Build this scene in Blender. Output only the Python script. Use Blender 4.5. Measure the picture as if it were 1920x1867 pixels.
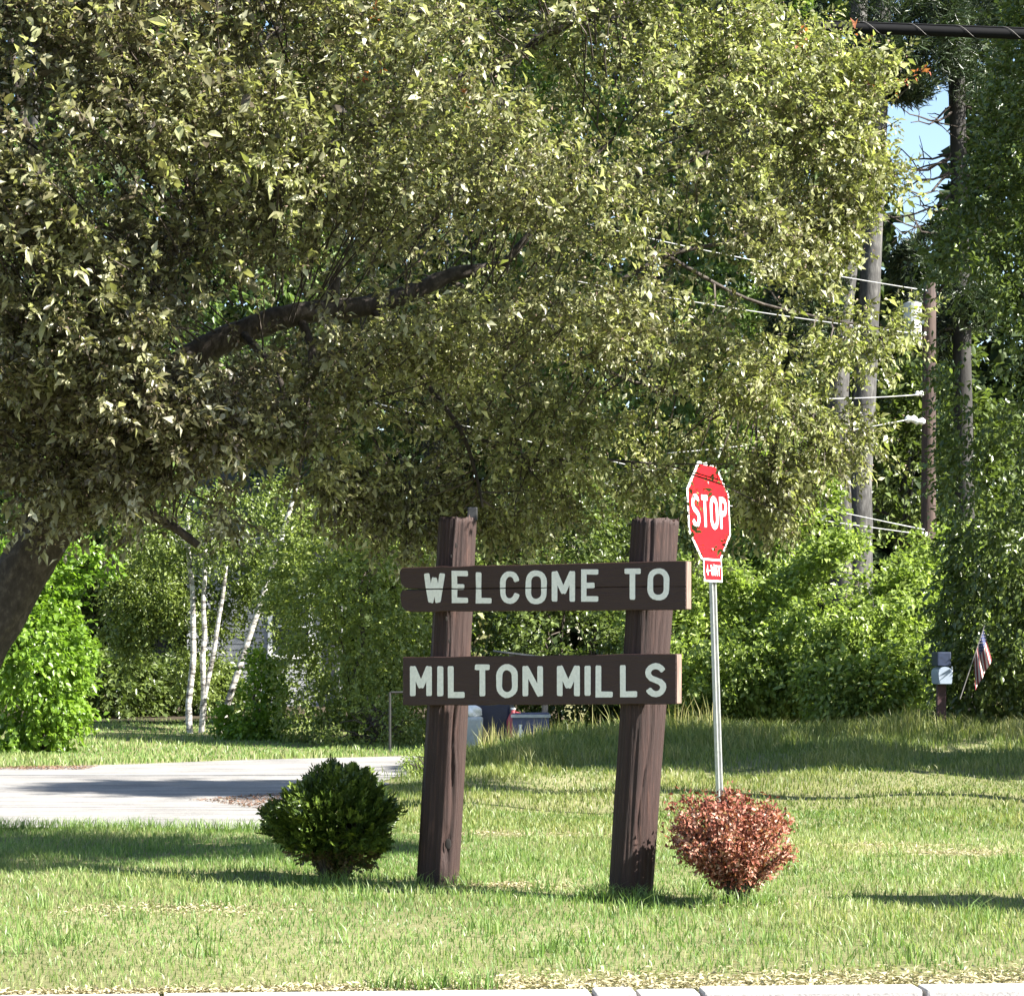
import bpy, bmesh, math, random
import numpy as np
from mathutils import Vector

rng = np.random.default_rng(7)
random.seed(7)
for o in list(bpy.data.objects):
    bpy.data.objects.remove(o)
scene = bpy.context.scene
COL = scene.collection

# ---------------------------------------------------------------- camera, sky, sun, exposure
F = 4516.0            # focal length in photo pixels (1920 wide)
CX, HY, CAMZ = 960.0, 1217.0, 1.3
cam_data = bpy.data.cameras.new('camera')
cam_data.sensor_width = 36.0
cam_data.sensor_fit = 'HORIZONTAL'
cam_data.lens = F / 1920.0 * 36.0
cam_data.shift_y = (HY - 933.5) / 1920.0
cam_data.clip_end = 1500.0
cam = bpy.data.objects.new('camera', cam_data)
COL.objects.link(cam)
cam.location = (0, 0, CAMZ)
cam.rotation_euler = (math.radians(90), 0, 0)
scene.camera = cam

SUN_EL, SUN_A = 40.0, 23.0      # elevation; degrees behind the picture plane, from the right
world = bpy.data.worlds.new('World')
scene.world = world
world.use_nodes = True
wn = world.node_tree
wn.nodes.clear()
w_out = wn.nodes.new('ShaderNodeOutputWorld')
w_bg = wn.nodes.new('ShaderNodeBackground')
w_sky = wn.nodes.new('ShaderNodeTexSky')
w_sky.sky_type = 'NISHITA'
w_sky.sun_disc = False
w_sky.sun_elevation = math.radians(SUN_EL)
w_sky.sun_rotation = math.radians(90 + SUN_A)
w_sky.air_density = 1.0
w_sky.dust_density = 0.6
w_bg.inputs[1].default_value = 0.06
wn.links.new(w_sky.outputs[0], w_bg.inputs[0])
wn.links.new(w_bg.outputs[0], w_out.inputs[0])

sun_data = bpy.data.lights.new('sun', 'SUN')
sun_data.energy = 5.0
sun_data.angle = math.radians(0.5)
sun_data.color = (1.0, 0.95, 0.86)
sun = bpy.data.objects.new('sun', sun_data)
COL.objects.link(sun)
TO_SUN = Vector((math.cos(math.radians(SUN_A)) * math.cos(math.radians(SUN_EL)),
                 -math.sin(math.radians(SUN_A)) * math.cos(math.radians(SUN_EL)),
                 math.sin(math.radians(SUN_EL))))
sun.rotation_euler = TO_SUN.to_track_quat('Z', 'Y').to_euler()
sun.location = (20, -5, 30)

scene.view_settings.view_transform = 'Standard'
scene.view_settings.look = 'None'
scene.view_settings.gamma = 1.0
scene.view_settings.use_curve_mapping = False
scene.view_settings.exposure = 2.22
scene.cycles.max_bounces = 7
scene.cycles.diffuse_bounces = 3
scene.cycles.transmission_bounces = 4
scene.cycles.transparent_max_bounces = 4


# ---------------------------------------------------------------- helpers
def at(px, py, Y):
    """point of the place seen at photo pixel (px, py), Y metres away"""
    return np.array([(px - CX) / F * Y, Y, CAMZ + (HY - py) / F * Y])


def tag(o, label=None, cat=None, group=None, kind=None):
    if label: o['label'] = label
    if cat: o['category'] = cat
    if group: o['group'] = group
    if kind: o['kind'] = kind
    return o


def thing(name, label, cat, loc=(0, 0, 0), group=None):
    o = bpy.data.objects.new(name, None)
    o.empty_display_size = 0.2
    COL.objects.link(o)
    o.location = loc
    return tag(o, label, cat, group)


def base_of(p):
    v = np.zeros(3)
    while p is not None:
        v += np.array(p.location)
        p = p.parent
    return v


def link(name, mesh, mat=None, parent=None, kind=None):
    o = bpy.data.objects.new(name, mesh)
    COL.objects.link(o)
    if mat is not None and not mesh.materials:
        mesh.materials.append(mat)
    if parent is not None:
        o.parent = parent
    if kind: o['kind'] = kind
    return o


def mesh_obj(name, verts, faces, mat, parent=None, kind=None, smooth=False):
    """verts in world coordinates; re-based on the parent's origin"""
    v = np.asarray(verts, dtype=float) - base_of(parent)
    m = bpy.data.meshes.new(name)
    m.from_pydata(v.tolist(), [], [tuple(int(i) for i in f) for f in faces])
    m.update()
    if smooth:
        m.polygons.foreach_set('use_smooth', [True] * len(m.polygons))
    return link(name, m, mat, parent, kind)


def bm_obj(name, bm, mat, parent=None, kind=None, smooth=False):
    """bmesh in world coordinates"""
    b = base_of(parent)
    bmesh.ops.translate(bm, verts=bm.verts, vec=Vector(-b))
    bmesh.ops.recalc_face_normals(bm, faces=bm.faces)
    m = bpy.data.meshes.new(name)
    bm.to_mesh(m)
    bm.free()
    if smooth:
        m.polygons.foreach_set('use_smooth', [True] * len(m.polygons))
    return link(name, m, mat, parent, kind)


def fast_mesh(name, verts, tris, mat, parent=None, kind=None, rnd=None, tone=None, per=1):
    """verts (N,3) world, tris (M,3); rnd/tone one value per leaf, repeated for its `per` faces"""
    v = (np.asarray(verts, dtype=np.float32) - base_of(parent).astype(np.float32))
    t = np.asarray(tris, dtype=np.int32)
    m = bpy.data.meshes.new(name)
    m.vertices.add(len(v))
    m.vertices.foreach_set('co', v.ravel())
    m.loops.add(len(t) * 3)
    m.loops.foreach_set('vertex_index', t.ravel())
    m.polygons.add(len(t))
    m.polygons.foreach_set('loop_start', np.arange(0, len(t) * 3, 3, dtype=np.int32))
    m.polygons.foreach_set('loop_total', np.full(len(t), 3, dtype=np.int32))
    m.update(calc_edges=True)
    for nm, arr in (('rnd', rnd), ('tone', tone)):
        if arr is not None:
            a = m.attributes.new(nm, 'FLOAT', 'FACE')
            a.data.foreach_set('value', np.repeat(np.asarray(arr, dtype=np.float32), per))
    return link(name, m, mat, parent, kind)


def sines(seed, freq, n=10):
    r = np.random.default_rng(seed)
    k = r.normal(size=(n, 3)) * freq
    ph = r.uniform(0, 6.283, n)
    def f(P):
        return np.sin(P @ k.T + ph).sum(axis=1) / math.sqrt(n)
    return f


def unit(a):
    return a / np.maximum(np.linalg.norm(a, axis=-1, keepdims=True), 1e-9)


def sstep(a, b, x):
    t = np.clip((np.asarray(x, dtype=float) - a) / (b - a), 0, 1)
    return t * t * (3 - 2 * t)


def inside(poly, x, y):
    poly = np.asarray(poly, dtype=float)
    res = np.zeros(len(x), bool)
    j = len(poly) - 1
    for i in range(len(poly)):
        xi, yi = poly[i]; xj, yj = poly[j]
        c = ((yi > y) != (yj > y)) & (x < (xj - xi) * (y - yi) / (yj - yi + 1e-12) + xi)
        res ^= c
        j = i
    return res


def edge_dist(poly, x, y):
    poly = np.asarray(poly, dtype=float)
    best = np.full(len(x), 1e9)
    for i in range(len(poly)):
        a, b = poly[i - 1], poly[i]
        d = b - a
        t = np.clip(((x - a[0]) * d[0] + (y - a[1]) * d[1]) / (d @ d + 1e-9), 0, 1)
        best = np.minimum(best, np.hypot(x - a[0] - t * d[0], y - a[1] - t * d[1]))
    return best


def tube(points, radii, sides=8, rough=0.0, cap=True, seed=0):
    """verts, faces of a tapering tube through the points"""
    P = np.asarray(points, dtype=float)
    n = len(P)
    R = np.broadcast_to(np.asarray(radii, dtype=float), (n,))
    r = np.random.default_rng(seed)
    T = np.gradient(P, axis=0)
    T = unit(T)
    ref = np.array([0.13, 1.0, 0.21])
    V, Fc = [], []
    for i in range(n):
        a = unit(np.cross(T[i], ref)); b = np.cross(T[i], a)
        ang = np.arange(sides) / sides * 2 * math.pi
        rr = R[i] * (1 + rough * r.uniform(-1, 1, sides))
        V.append(P[i] + np.outer(np.cos(ang) * rr, a) + np.outer(np.sin(ang) * rr, b))
    for i in range(n - 1):
        for k in range(sides):
            k2 = (k + 1) % sides
            Fc.append((i * sides + k, i * sides + k2, (i + 1) * sides + k2, (i + 1) * sides + k))
    if cap:
        Fc.append(tuple(range(sides - 1, -1, -1)))
        Fc.append(tuple(range((n - 1) * sides, n * sides)))
    return np.concatenate(V), Fc


def smooth_path(pts, per=5):
    """Catmull-Rom through the points (any dimension)"""
    P = np.asarray(pts, dtype=float)
    P = np.vstack([2 * P[0] - P[1], P, 2 * P[-1] - P[-2]])
    out = []
    for i in range(1, len(P) - 2):
        for t in np.linspace(0, 1, per, endpoint=False):
            out.append(0.5 * ((2 * P[i]) + (-P[i - 1] + P[i + 1]) * t + (2 * P[i - 1] - 5 * P[i] + 4 * P[i + 1] - P[i + 2]) * t ** 2
                              + (-P[i - 1] + 3 * P[i] - 3 * P[i + 1] + P[i + 2]) * t ** 3))
    out.append(P[-2])
    return np.array(out)


class Acc:
    """gathers pieces into one mesh"""
    def __init__(s): s.v, s.f, s.n = [], [], 0
    def add(s, vf):
        v, f = vf
        s.v.append(np.asarray(v, dtype=float))
        s.f += [tuple(i + s.n for i in q) for q in f]
        s.n += len(v)
        return s
    def build(s, name, mat, parent=None, kind=None, smooth=False):
        return mesh_obj(name, np.concatenate(s.v), s.f, mat, parent, kind, smooth)


def box(c, ux, uy, uz, sx, sy, sz):
    """box with centre c, unit axes and full sizes"""
    c, ux, uy, uz = (np.asarray(a, dtype=float) for a in (c, ux, uy, uz))
    V = [c + ux * sx / 2 * a + uy * sy / 2 * b + uz * sz / 2 * d for d in (-1, 1) for b in (-1, 1) for a in (-1, 1)]
    return np.array(V), [(0, 2, 3, 1), (4, 5, 7, 6), (0, 1, 5, 4), (2, 6, 7, 3), (0, 4, 6, 2), (1, 3, 7, 5)]


XA, YA, ZA = np.eye(3)


def abox(x0, x1, y0, y1, z0, z1):
    return box(((x0 + x1) / 2, (y0 + y1) / 2, (z0 + z1) / 2), XA, YA, ZA, x1 - x0, y1 - y0, z1 - z0)


def bevelled(vf, w, seg=2):
    bm = bmesh.new()
    vs = [bm.verts.new(v) for v in vf[0]]
    for f in vf[1]:
        bm.faces.new([vs[i] for i in f])
    bmesh.ops.recalc_face_normals(bm, faces=bm.faces)
    bmesh.ops.bevel(bm, geom=list(bm.edges), offset=w, segments=seg, profile=0.6, affect='EDGES', clamp_overlap=True)
    return bm


# ---------------------------------------------------------------- materials
def new_mat(name):
    m = bpy.data.materials.new(name)
    m.use_nodes = True
    nt = m.node_tree
    nt.nodes.clear()
    out = nt.nodes.new('ShaderNodeOutputMaterial')
    p = nt.nodes.new('ShaderNodeBsdfPrincipled')
    nt.links.new(p.outputs[0], out.inputs[0])
    return m, nt, p, out


def ramp(nt, stops, interp='LINEAR'):
    r = nt.nodes.new('ShaderNodeValToRGB')
    r.color_ramp.interpolation = interp
    e = r.color_ramp.elements
    while len(e) > 1: e.remove(e[-1])
    e[0].position, e[0].color = stops[0][0], (*stops[0][1], 1)
    for p, c in stops[1:]:
        k = e.new(p); k.color = (*c, 1)
    return r


def noise(nt, scale, detail=4, rough=0.55, vec=None, stretch=None):
    n = nt.nodes.new('ShaderNodeTexNoise')
    n.inputs['Scale'].default_value = scale
    n.inputs['Detail'].default_value = detail
    n.inputs['Roughness'].default_value = rough
    tc = nt.nodes.new('ShaderNodeTexCoord')
    src = tc.outputs['Object']
    if stretch:
        mp = nt.nodes.new('ShaderNodeMapping')
        mp.inputs['Scale'].default_value = stretch
        nt.links.new(src, mp.inputs[0]); src = mp.outputs[0]
    nt.links.new(src, n.inputs['Vector'])
    return n


def bump(nt, p, h, strength=0.5, dist=0.01):
    b = nt.nodes.new('ShaderNodeBump')
    b.inputs['Strength'].default_value = strength
    b.inputs['Distance'].default_value = dist
    nt.links.new(h, b.inputs['Height'])
    nt.links.new(b.outputs[0], p.inputs['Normal'])


def plain(name, col, rough=0.6, metal=0.0, var=0.25, scale=20, bump_s=0.15, stretch=None):
    m, nt, p, out = new_mat(name)
    n = noise(nt, scale, 5, 0.6, stretch=stretch)
    c = np.array(col)
    r = ramp(nt, [(0.3, tuple(c * (1 - var))), (0.7, tuple(np.minimum(c * (1 + var), 1)))])
    nt.links.new(n.outputs[0], r.inputs[0])
    nt.links.new(r.outputs[0], p.inputs['Base Color'])
    p.inputs['Roughness'].default_value = rough
    p.inputs['Metallic'].default_value = metal
    if bump_s: bump(nt, p, n.outputs[0], bump_s, 0.004)
    return m


def leaf_mat(name, stops, trans=0.35, tcol=1.5, rough=0.38, spec=0.5, tone=None):
    """leaf: colour by its own random value; light comes through it"""
    m, nt, p, out = new_mat(name)
    a = nt.nodes.new('ShaderNodeAttribute'); a.attribute_name = 'rnd'
    r = ramp(nt, stops)
    nt.links.new(a.outputs['Fac'], r.inputs[0])
    col = r.outputs[0]
    if tone is not None:
        t = nt.nodes.new('ShaderNodeAttribute'); t.attribute_name = 'tone'
        r2 = ramp(nt, tone)
        nt.links.new(a.outputs['Fac'], r2.inputs[0])
        mx = nt.nodes.new('ShaderNodeMix'); mx.data_type = 'RGBA'
        nt.links.new(t.outputs['Fac'], mx.inputs[0])
        nt.links.new(col, mx.inputs[6]); nt.links.new(r2.outputs[0], mx.inputs[7])
        col = mx.outputs[2]
    nt.links.new(col, p.inputs['Base Color'])
    p.inputs['Roughness'].default_value = rough
    p.inputs['Specular IOR Level'].default_value = spec
    tr = nt.nodes.new('ShaderNodeBsdfTranslucent')
    g = nt.nodes.new('ShaderNodeMix'); g.data_type = 'RGBA'; g.blend_type = 'MULTIPLY'; g.inputs[0].default_value = 1.0
    g.inputs[7].default_value = (tcol * 1.02, tcol * 1.1, tcol * 0.55, 1)
    nt.links.new(col, g.inputs[6])
    nt.links.new(g.outputs[2], tr.inputs[0])
    ms = nt.nodes.new('ShaderNodeMixShader'); ms.inputs[0].default_value = trans
    nt.links.new(p.outputs[0], ms.inputs[1]); nt.links.new(tr.outputs[0], ms.inputs[2])
    nt.links.new(ms.outputs[0], out.inputs[0])
    return m


M = {}
M['crab_leaf'] = leaf_mat('crabapple leaf',  # cream stops cover pale undersides and painted sun highlights, dark stops painted shade
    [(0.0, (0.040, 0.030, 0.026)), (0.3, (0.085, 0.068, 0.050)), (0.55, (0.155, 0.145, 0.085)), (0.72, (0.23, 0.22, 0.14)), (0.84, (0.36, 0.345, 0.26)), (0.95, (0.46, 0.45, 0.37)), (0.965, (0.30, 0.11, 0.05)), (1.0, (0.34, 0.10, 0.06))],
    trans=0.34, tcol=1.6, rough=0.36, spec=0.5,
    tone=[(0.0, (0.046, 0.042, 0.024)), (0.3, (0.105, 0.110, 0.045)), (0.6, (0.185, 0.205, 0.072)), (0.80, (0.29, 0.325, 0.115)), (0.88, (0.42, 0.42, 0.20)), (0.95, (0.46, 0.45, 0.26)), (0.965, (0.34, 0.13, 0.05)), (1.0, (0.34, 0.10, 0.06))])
M['spent_blossom'] = leaf_mat('spent blossom', [(0, (0.12, 0.07, 0.06)), (0.5, (0.22, 0.15, 0.11)), (1, (0.44, 0.36, 0.28))], trans=0.1, rough=0.7)
M['wood_leaf'] = leaf_mat('deciduous leaf', [(0, (0.05, 0.085, 0.024)), (0.5, (0.10, 0.155, 0.042)), (1, (0.16, 0.22, 0.065))], trans=0.36, tcol=1.4)
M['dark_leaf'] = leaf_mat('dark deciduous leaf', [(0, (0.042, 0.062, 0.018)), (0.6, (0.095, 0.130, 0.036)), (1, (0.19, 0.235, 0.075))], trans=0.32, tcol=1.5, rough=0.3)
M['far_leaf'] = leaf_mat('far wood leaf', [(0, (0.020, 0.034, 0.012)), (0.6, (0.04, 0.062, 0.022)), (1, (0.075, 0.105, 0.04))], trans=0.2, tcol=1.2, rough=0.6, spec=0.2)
M['bush_leaf'] = leaf_mat('roadside bush leaf', [(0, (0.085, 0.125, 0.028)), (0.5, (0.19, 0.255, 0.06)), (1, (0.31, 0.38, 0.11))], trans=0.38, tcol=1.4)
M['maple_leaf'] = leaf_mat('bright maple leaf', [(0, (0.07, 0.13, 0.018)), (0.5, (0.13, 0.22, 0.028)), (1, (0.2, 0.30, 0.04))], trans=0.42, tcol=1.5)
M['birch_leaf'] = leaf_mat('birch leaf', [(0, (0.075, 0.105, 0.026)), (0.5, (0.16, 0.205, 0.05)), (1, (0.28, 0.32, 0.10))], trans=0.36, tcol=1.5)
M['needle'] = leaf_mat('pine needles', [(0, (0.018, 0.032, 0.014)), (0.6, (0.036, 0.056, 0.024)), (1, (0.06, 0.085, 0.035))], trans=0.15, tcol=1.2)
M['cedar'] = leaf_mat('cedar spray', [(0, (0.024, 0.046, 0.008)), (0.6, (0.060, 0.095, 0.014)), (0.93, (0.17, 0.23, 0.035)), (1, (0.10, 0.07, 0.03))], trans=0.16, tcol=1.3)
M['barberry'] = leaf_mat('red barberry leaf', [(0, (0.12, 0.036, 0.026)), (0.4, (0.27, 0.085, 0.055)), (0.7, (0.42, 0.20, 0.145)), (1, (0.58, 0.40, 0.32))], trans=0.22, tcol=1.1, rough=0.65, spec=0.2)
M['grass'] = leaf_mat('lawn grass', [(0, (0.050, 0.105, 0.022)), (0.45, (0.098, 0.185, 0.040)), (0.8, (0.155, 0.250, 0.062)), (0.92, (0.24, 0.30, 0.11)), (1, (0.46, 0.44, 0.27))], trans=0.36, tcol=1.4, rough=0.45,
    tone=[(0, (0.12, 0.16, 0.05)), (0.4, (0.23, 0.26, 0.09)), (0.7, (0.38, 0.36, 0.18)), (1, (0.52, 0.46, 0.29))])
M['tall_grass'] = leaf_mat('bank grass', [(0, (0.050, 0.085, 0.018)), (0.5, (0.10, 0.145, 0.028)), (0.85, (0.17, 0.21, 0.05)), (1, (0.36, 0.32, 0.15))], trans=0.34, tcol=1.4, rough=0.5,
    tone=[(0, (0.14, 0.15, 0.04)), (0.4, (0.24, 0.24, 0.07)), (0.7, (0.36, 0.32, 0.14)), (1, (0.48, 0.40, 0.22))])
M['hollow'] = plain('dark hole shade', (0.008, 0.006, 0.005), 0.95)  # near-black colour stands in for the shade inside holes


def bark(name, c0, c1, c2, scale=8, stretch=(1, 1, 0.18), bs=0.9, rough=0.85):
    m, nt, p, out = new_mat(name)
    n = noise(nt, scale * 3, 6, 0.65, stretch=stretch)
    n2 = noise(nt, scale * 0.4, 3, 0.5)
    r = ramp(nt, [(0.32, c0), (0.5, c1), (0.72, c2)])
    ad = nt.nodes.new('ShaderNodeMath'); ad.operation = 'MULTIPLY_ADD'
    ad.inputs[1].default_value = 0.3; 
    nt.links.new(n2.outputs[0], ad.inputs[0]); 
    sc = nt.nodes.new('ShaderNodeMath'); sc.operation = 'MULTIPLY'; sc.inputs[1].default_value = 0.7
    nt.links.new(n.outputs[0], sc.inputs[0]); nt.links.new(sc.outputs[0], ad.inputs[2])
    nt.links.new(ad.outputs[0], r.inputs[0])
    nt.links.new(r.outputs[0], p.inputs['Base Color'])
    p.inputs['Roughness'].default_value = rough
    bump(nt, p, n.outputs[0], bs, 0.012)
    return m


M['crab_bark'] = bark('crabapple bark', (0.012, 0.009, 0.007), (0.040, 0.031, 0.025), (0.12, 0.10, 0.085), 9, (1, 1, 0.6))
M['pine_bark'] = bark('pine bark', (0.014, 0.013, 0.012), (0.048, 0.046, 0.044), (0.15, 0.145, 0.135), 5, (1, 1, 0.3))
M['dark_bark'] = bark('dark conifer bark', (0.008, 0.007, 0.006), (0.020, 0.018, 0.016), (0.045, 0.042, 0.04), 3, (1, 1, 0.3))
M['twig'] = bark('twig bark', (0.02, 0.015, 0.012), (0.05, 0.038, 0.03), (0.10, 0.08, 0.065), 10)
M['pole_wood'] = bark('creosoted pole', (0.018, 0.011, 0.009), (0.042, 0.025, 0.020), (0.10, 0.066, 0.054), 6, (1, 1, 0.08))


def birch_mat():
    m, nt, p, out = new_mat('birch bark')
    n = noise(nt, 7, 5, 0.75, stretch=(0.6, 0.6, 1.8))
    r = ramp(nt, [(0.41, (0.035, 0.03, 0.026)), (0.48, (0.26, 0.245, 0.22)), (0.60, (0.56, 0.54, 0.50)), (1, (0.7, 0.68, 0.64))])
    nt.links.new(n.outputs[0], r.inputs[0])
    nt.links.new(r.outputs[0], p.inputs['Base Color'])
    p.inputs['Roughness'].default_value = 0.6
    bump(nt, p, n.outputs[0], 0.3, 0.006)
    return m


M['birch_bark'] = birch_mat()


def stained_wood(name, dark, mid, worn, worn_at=0.66, stretch=(1, 1, 0.05), scale=26, scorch=None, rough=0.72):
    m, nt, p, out = new_mat(name)
    n = noise(nt, scale, 8, 0.78, stretch=stretch)
    n2 = noise(nt, 9.0, 8, 0.75, stretch=(1, 1, 0.45))
    r = ramp(nt, [(0.28, dark), (0.5, mid), (worn_at, mid), (min(worn_at + 0.14, 0.99), worn)])
    mixv = nt.nodes.new('ShaderNodeMath'); mixv.operation = 'MULTIPLY_ADD'; mixv.inputs[1].default_value = 0.35
    sc = nt.nodes.new('ShaderNodeMath'); sc.operation = 'MULTIPLY'; sc.inputs[1].default_value = 0.68
    nt.links.new(n.outputs[0], sc.inputs[0])
    nt.links.new(n2.outputs[0], mixv.inputs[0]); nt.links.new(sc.outputs[0], mixv.inputs[2])
    nt.links.new(mixv.outputs[0], r.inputs[0])
    col = r.outputs[0]
    if scorch:      # a charred stain with its own ragged outline: centre (x, z) and radii
        tc = nt.nodes.new('ShaderNodeTexCoord')
        mp = nt.nodes.new('ShaderNodeMapping')
        mp.vector_type = 'TEXTURE'
        mp.inputs['Location'].default_value = scorch[0]
        mp.inputs['Scale'].default_value = scorch[1]
        nt.links.new(tc.outputs['Object'], mp.inputs[0])
        ln = nt.nodes.new('ShaderNodeVectorMath'); ln.operation = 'LENGTH'
        nt.links.new(mp.outputs[0], ln.inputs[0])
        n3 = noise(nt, 14, 4, 0.7)
        ad = nt.nodes.new('ShaderNodeMath'); ad.operation = 'MULTIPLY_ADD'; ad.inputs[1].default_value = 1.5
        nt.links.new(n3.outputs[0], ad.inputs[0]); nt.links.new(ln.outputs['Value'], ad.inputs[2])
        rs = ramp(nt, [(0.0, (1, 1, 1)), (0.58, (1, 1, 1)), (0.62, (0, 0, 0))])
        hv = nt.nodes.new('ShaderNodeMath'); hv.operation = 'MULTIPLY'; hv.inputs[1].default_value = 0.36
        nt.links.new(ad.outputs[0], hv.inputs[0]); nt.links.new(hv.outputs[0], rs.inputs[0])
        mx = nt.nodes.new('ShaderNodeMix'); mx.data_type = 'RGBA'
        nt.links.new(rs.outputs[0], mx.inputs[0]); nt.links.new(col, mx.inputs[6]); mx.inputs[7].default_value = (0.012, 0.010, 0.010, 1)
        col = mx.outputs[2]
    nt.links.new(col, p.inputs['Base Color'])
    p.inputs['Roughness'].default_value = rough
    bump(nt, p, n.outputs[0], 0.9, 0.010)
    return m


POST_D, POST_M, POST_W = (0.006, 0.0026, 0.002), (0.024, 0.0085, 0.006), (0.085, 0.039, 0.027)
M['post'] = stained_wood('brown stained post', POST_D, POST_M, POST_W, 0.55, scale=70, stretch=(1, 1, 0.035))
M['post_scorched'] = stained_wood('brown stained post with black stain', POST_D, POST_M, POST_W, 0.55, scale=70, stretch=(1, 1, 0.035), scorch=((0.06, -0.1, 0.22), (0.13, 0.4, 0.30)))
M['board'] = stained_wood('dark brown board paint', (0.022, 0.009, 0.0075), (0.036, 0.0148, 0.012), (0.060, 0.030, 0.024), 0.6, stretch=(0.12, 0.12, 1.6), scale=30, rough=0.6)
M['end_grain'] = plain('pale board end', (0.17, 0.11, 0.088), 0.8, var=0.4, scale=30, stretch=(3, 3, 0.3))
M['letter'] = plain('white letter paint', (0.76, 0.74, 0.67), 0.55, var=0.10, scale=60, bump_s=0.1)
M['iron'] = plain('black iron', (0.02, 0.02, 0.02), 0.5, var=0.3)
M['sign_red'] = plain('red sign sheeting', (0.36, 0.006, 0.011), 0.5, var=0.06, scale=6, bump_s=0)
M['sign_red'].node_tree.nodes['Principled BSDF'].inputs['Specular IOR Level'].default_value = 0.15
M['sign_white'] = plain('white sign sheeting', (0.82, 0.82, 0.80), 0.35, var=0.04, scale=6, bump_s=0)
M['galvanised'] = plain('galvanised steel', (0.42, 0.43, 0.43), 0.42, 0.7, var=0.18, scale=30, bump_s=0.05)
M['sign_back'] = plain('bare aluminium', (0.5, 0.5, 0.5), 0.45, 0.7, bump_s=0)
M['granite'] = plain('granite', (0.30, 0.29, 0.28), 0.8, var=0.35, scale=90, bump_s=0.5)
M['bin_navy'] = plain('navy plastic', (0.016, 0.020, 0.050), 0.4, var=0.2)
M['bin_blue'] = plain('slate blue plastic', (0.055, 0.065, 0.13), 0.45, var=0.2)
M['clear_grey'] = plain('cloudy grey plastic', (0.33, 0.36, 0.37), 0.35, var=0.15)
M['red_plastic'] = plain('faded red plastic', (0.50, 0.09, 0.10), 0.45, var=0.2)
M['white_plastic'] = plain('white plastic', (0.78, 0.78, 0.76), 0.4, var=0.06)
M['cardboard'] = plain('pale cardboard', (0.38, 0.35, 0.27), 0.85, var=0.15)
M['grey_roofing'] = plain('grey roofing', (0.14, 0.14, 0.145), 0.6, var=0.2)
M['grey_timber'] = plain('grey timber', (0.16, 0.15, 0.14), 0.8, var=0.3, stretch=(1, 1, 0.1))
M['clapboard'] = plain('grey clapboard paint', (0.22, 0.225, 0.235), 0.7, var=0.08, scale=4, bump_s=0.05)
M['white_trim'] = plain('white trim paint', (0.7, 0.7, 0.68), 0.6, var=0.05)
M['shingle'] = plain('asphalt shingles', (0.10, 0.10, 0.105), 0.9, var=0.3, scale=12)
M['mailbox_grey'] = plain('blue grey enamel', (0.28, 0.33, 0.40), 0.4, var=0.08)
M['mailbox_navy'] = plain('dark blue box', (0.018, 0.028, 0.06), 0.5, var=0.3)
M['mailbox_post'] = plain('maroon stained post', (0.05, 0.020, 0.022), 0.7, var=0.3)
M['flag_red'] = plain('flag red', (0.16, 0.022, 0.028), 0.8, var=0.1)
M['flag_white'] = plain('flag white', (0.42, 0.38, 0.35), 0.8, var=0.05)
M['flag_blue'] = plain('flag blue', (0.025, 0.035, 0.11), 0.8, var=0.1)
M['cable'] = plain('black cable sheath', (0.004, 0.0042, 0.005), 0.75, var=0.2, bump_s=0)
M['cable'].node_tree.nodes['Principled BSDF'].inputs['Specular IOR Level'].default_value = 0.12
M['wire'] = plain('bare aluminium wire', (0.40, 0.40, 0.39), 0.6, 0.2, var=0.05, bump_s=0)
M['transformer'] = plain('pale grey enamel', (0.36, 0.37, 0.37), 0.45, var=0.1)
m, nt, p, out = new_mat('window glass')
p.inputs['Base Color'].default_value = (0.03, 0.035, 0.04, 1); p.inputs['Roughness'].default_value = 0.06
M['glass'] = m


def ground_mat(name, stops, scale, bs=0.6, big=0.35):
    m, nt, p, out = new_mat(name)
    n = noise(nt, scale, 8, 0.7)
    n2 = noise(nt, big, 4, 0.6)
    ad = nt.nodes.new('ShaderNodeMath'); ad.operation = 'MULTIPLY_ADD'; ad.inputs[1].default_value = 0.5
    sc = nt.nodes.new('ShaderNodeMath'); sc.operation = 'MULTIPLY'; sc.inputs[1].default_value = 0.5
    nt.links.new(n.outputs[0], sc.inputs[0]); nt.links.new(n2.outputs[0], ad.inputs[0]); nt.links.new(sc.outputs[0], ad.inputs[2])
    r = ramp(nt, stops)
    nt.links.new(ad.outputs[0], r.inputs[0]); nt.links.new(r.outputs[0], p.inputs['Base Color'])
    p.inputs['Roughness'].default_value = 0.95
    p.inputs['Specular IOR Level'].default_value = 0.15
    bump(nt, p, n.outputs[0], bs, 0.02)
    return m


M['soil'] = ground_mat('lawn soil and thatch', [(0.3, (0.075, 0.078, 0.032)), (0.5, (0.15, 0.15, 0.068)), (0.7, (0.28, 0.26, 0.15))], 24)
M['mould'] = ground_mat('leaf mould', [(0.3, (0.025, 0.020, 0.014)), (0.5, (0.05, 0.04, 0.027)), (0.7, (0.09, 0.07, 0.045))], 12)
M['asphalt'] = ground_mat('sun bleached asphalt', [(0.32, (0.14, 0.135, 0.13)), (0.45, (0.20, 0.195, 0.187)), (0.55, (0.25, 0.242, 0.23)), (0.68, (0.31, 0.30, 0.285))], 30, 0.5, 1.3)
nt_ = M['asphalt'].node_tree
bs_ = nt_.nodes['Principled BSDF']
old_ = bs_.inputs['Base Color'].links[0].from_socket
st_ = noise(nt_, 3.0, 6, 0.7, stretch=(0.12, 2.2, 1.0))
sr_ = ramp(nt_, [(0.36, (0.62, 0.60, 0.60)), (0.5, (0.95, 0.95, 0.95)), (0.62, (1.12, 1.1, 1.08))])
nt_.links.new(st_.outputs[0], sr_.inputs[0])
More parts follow.
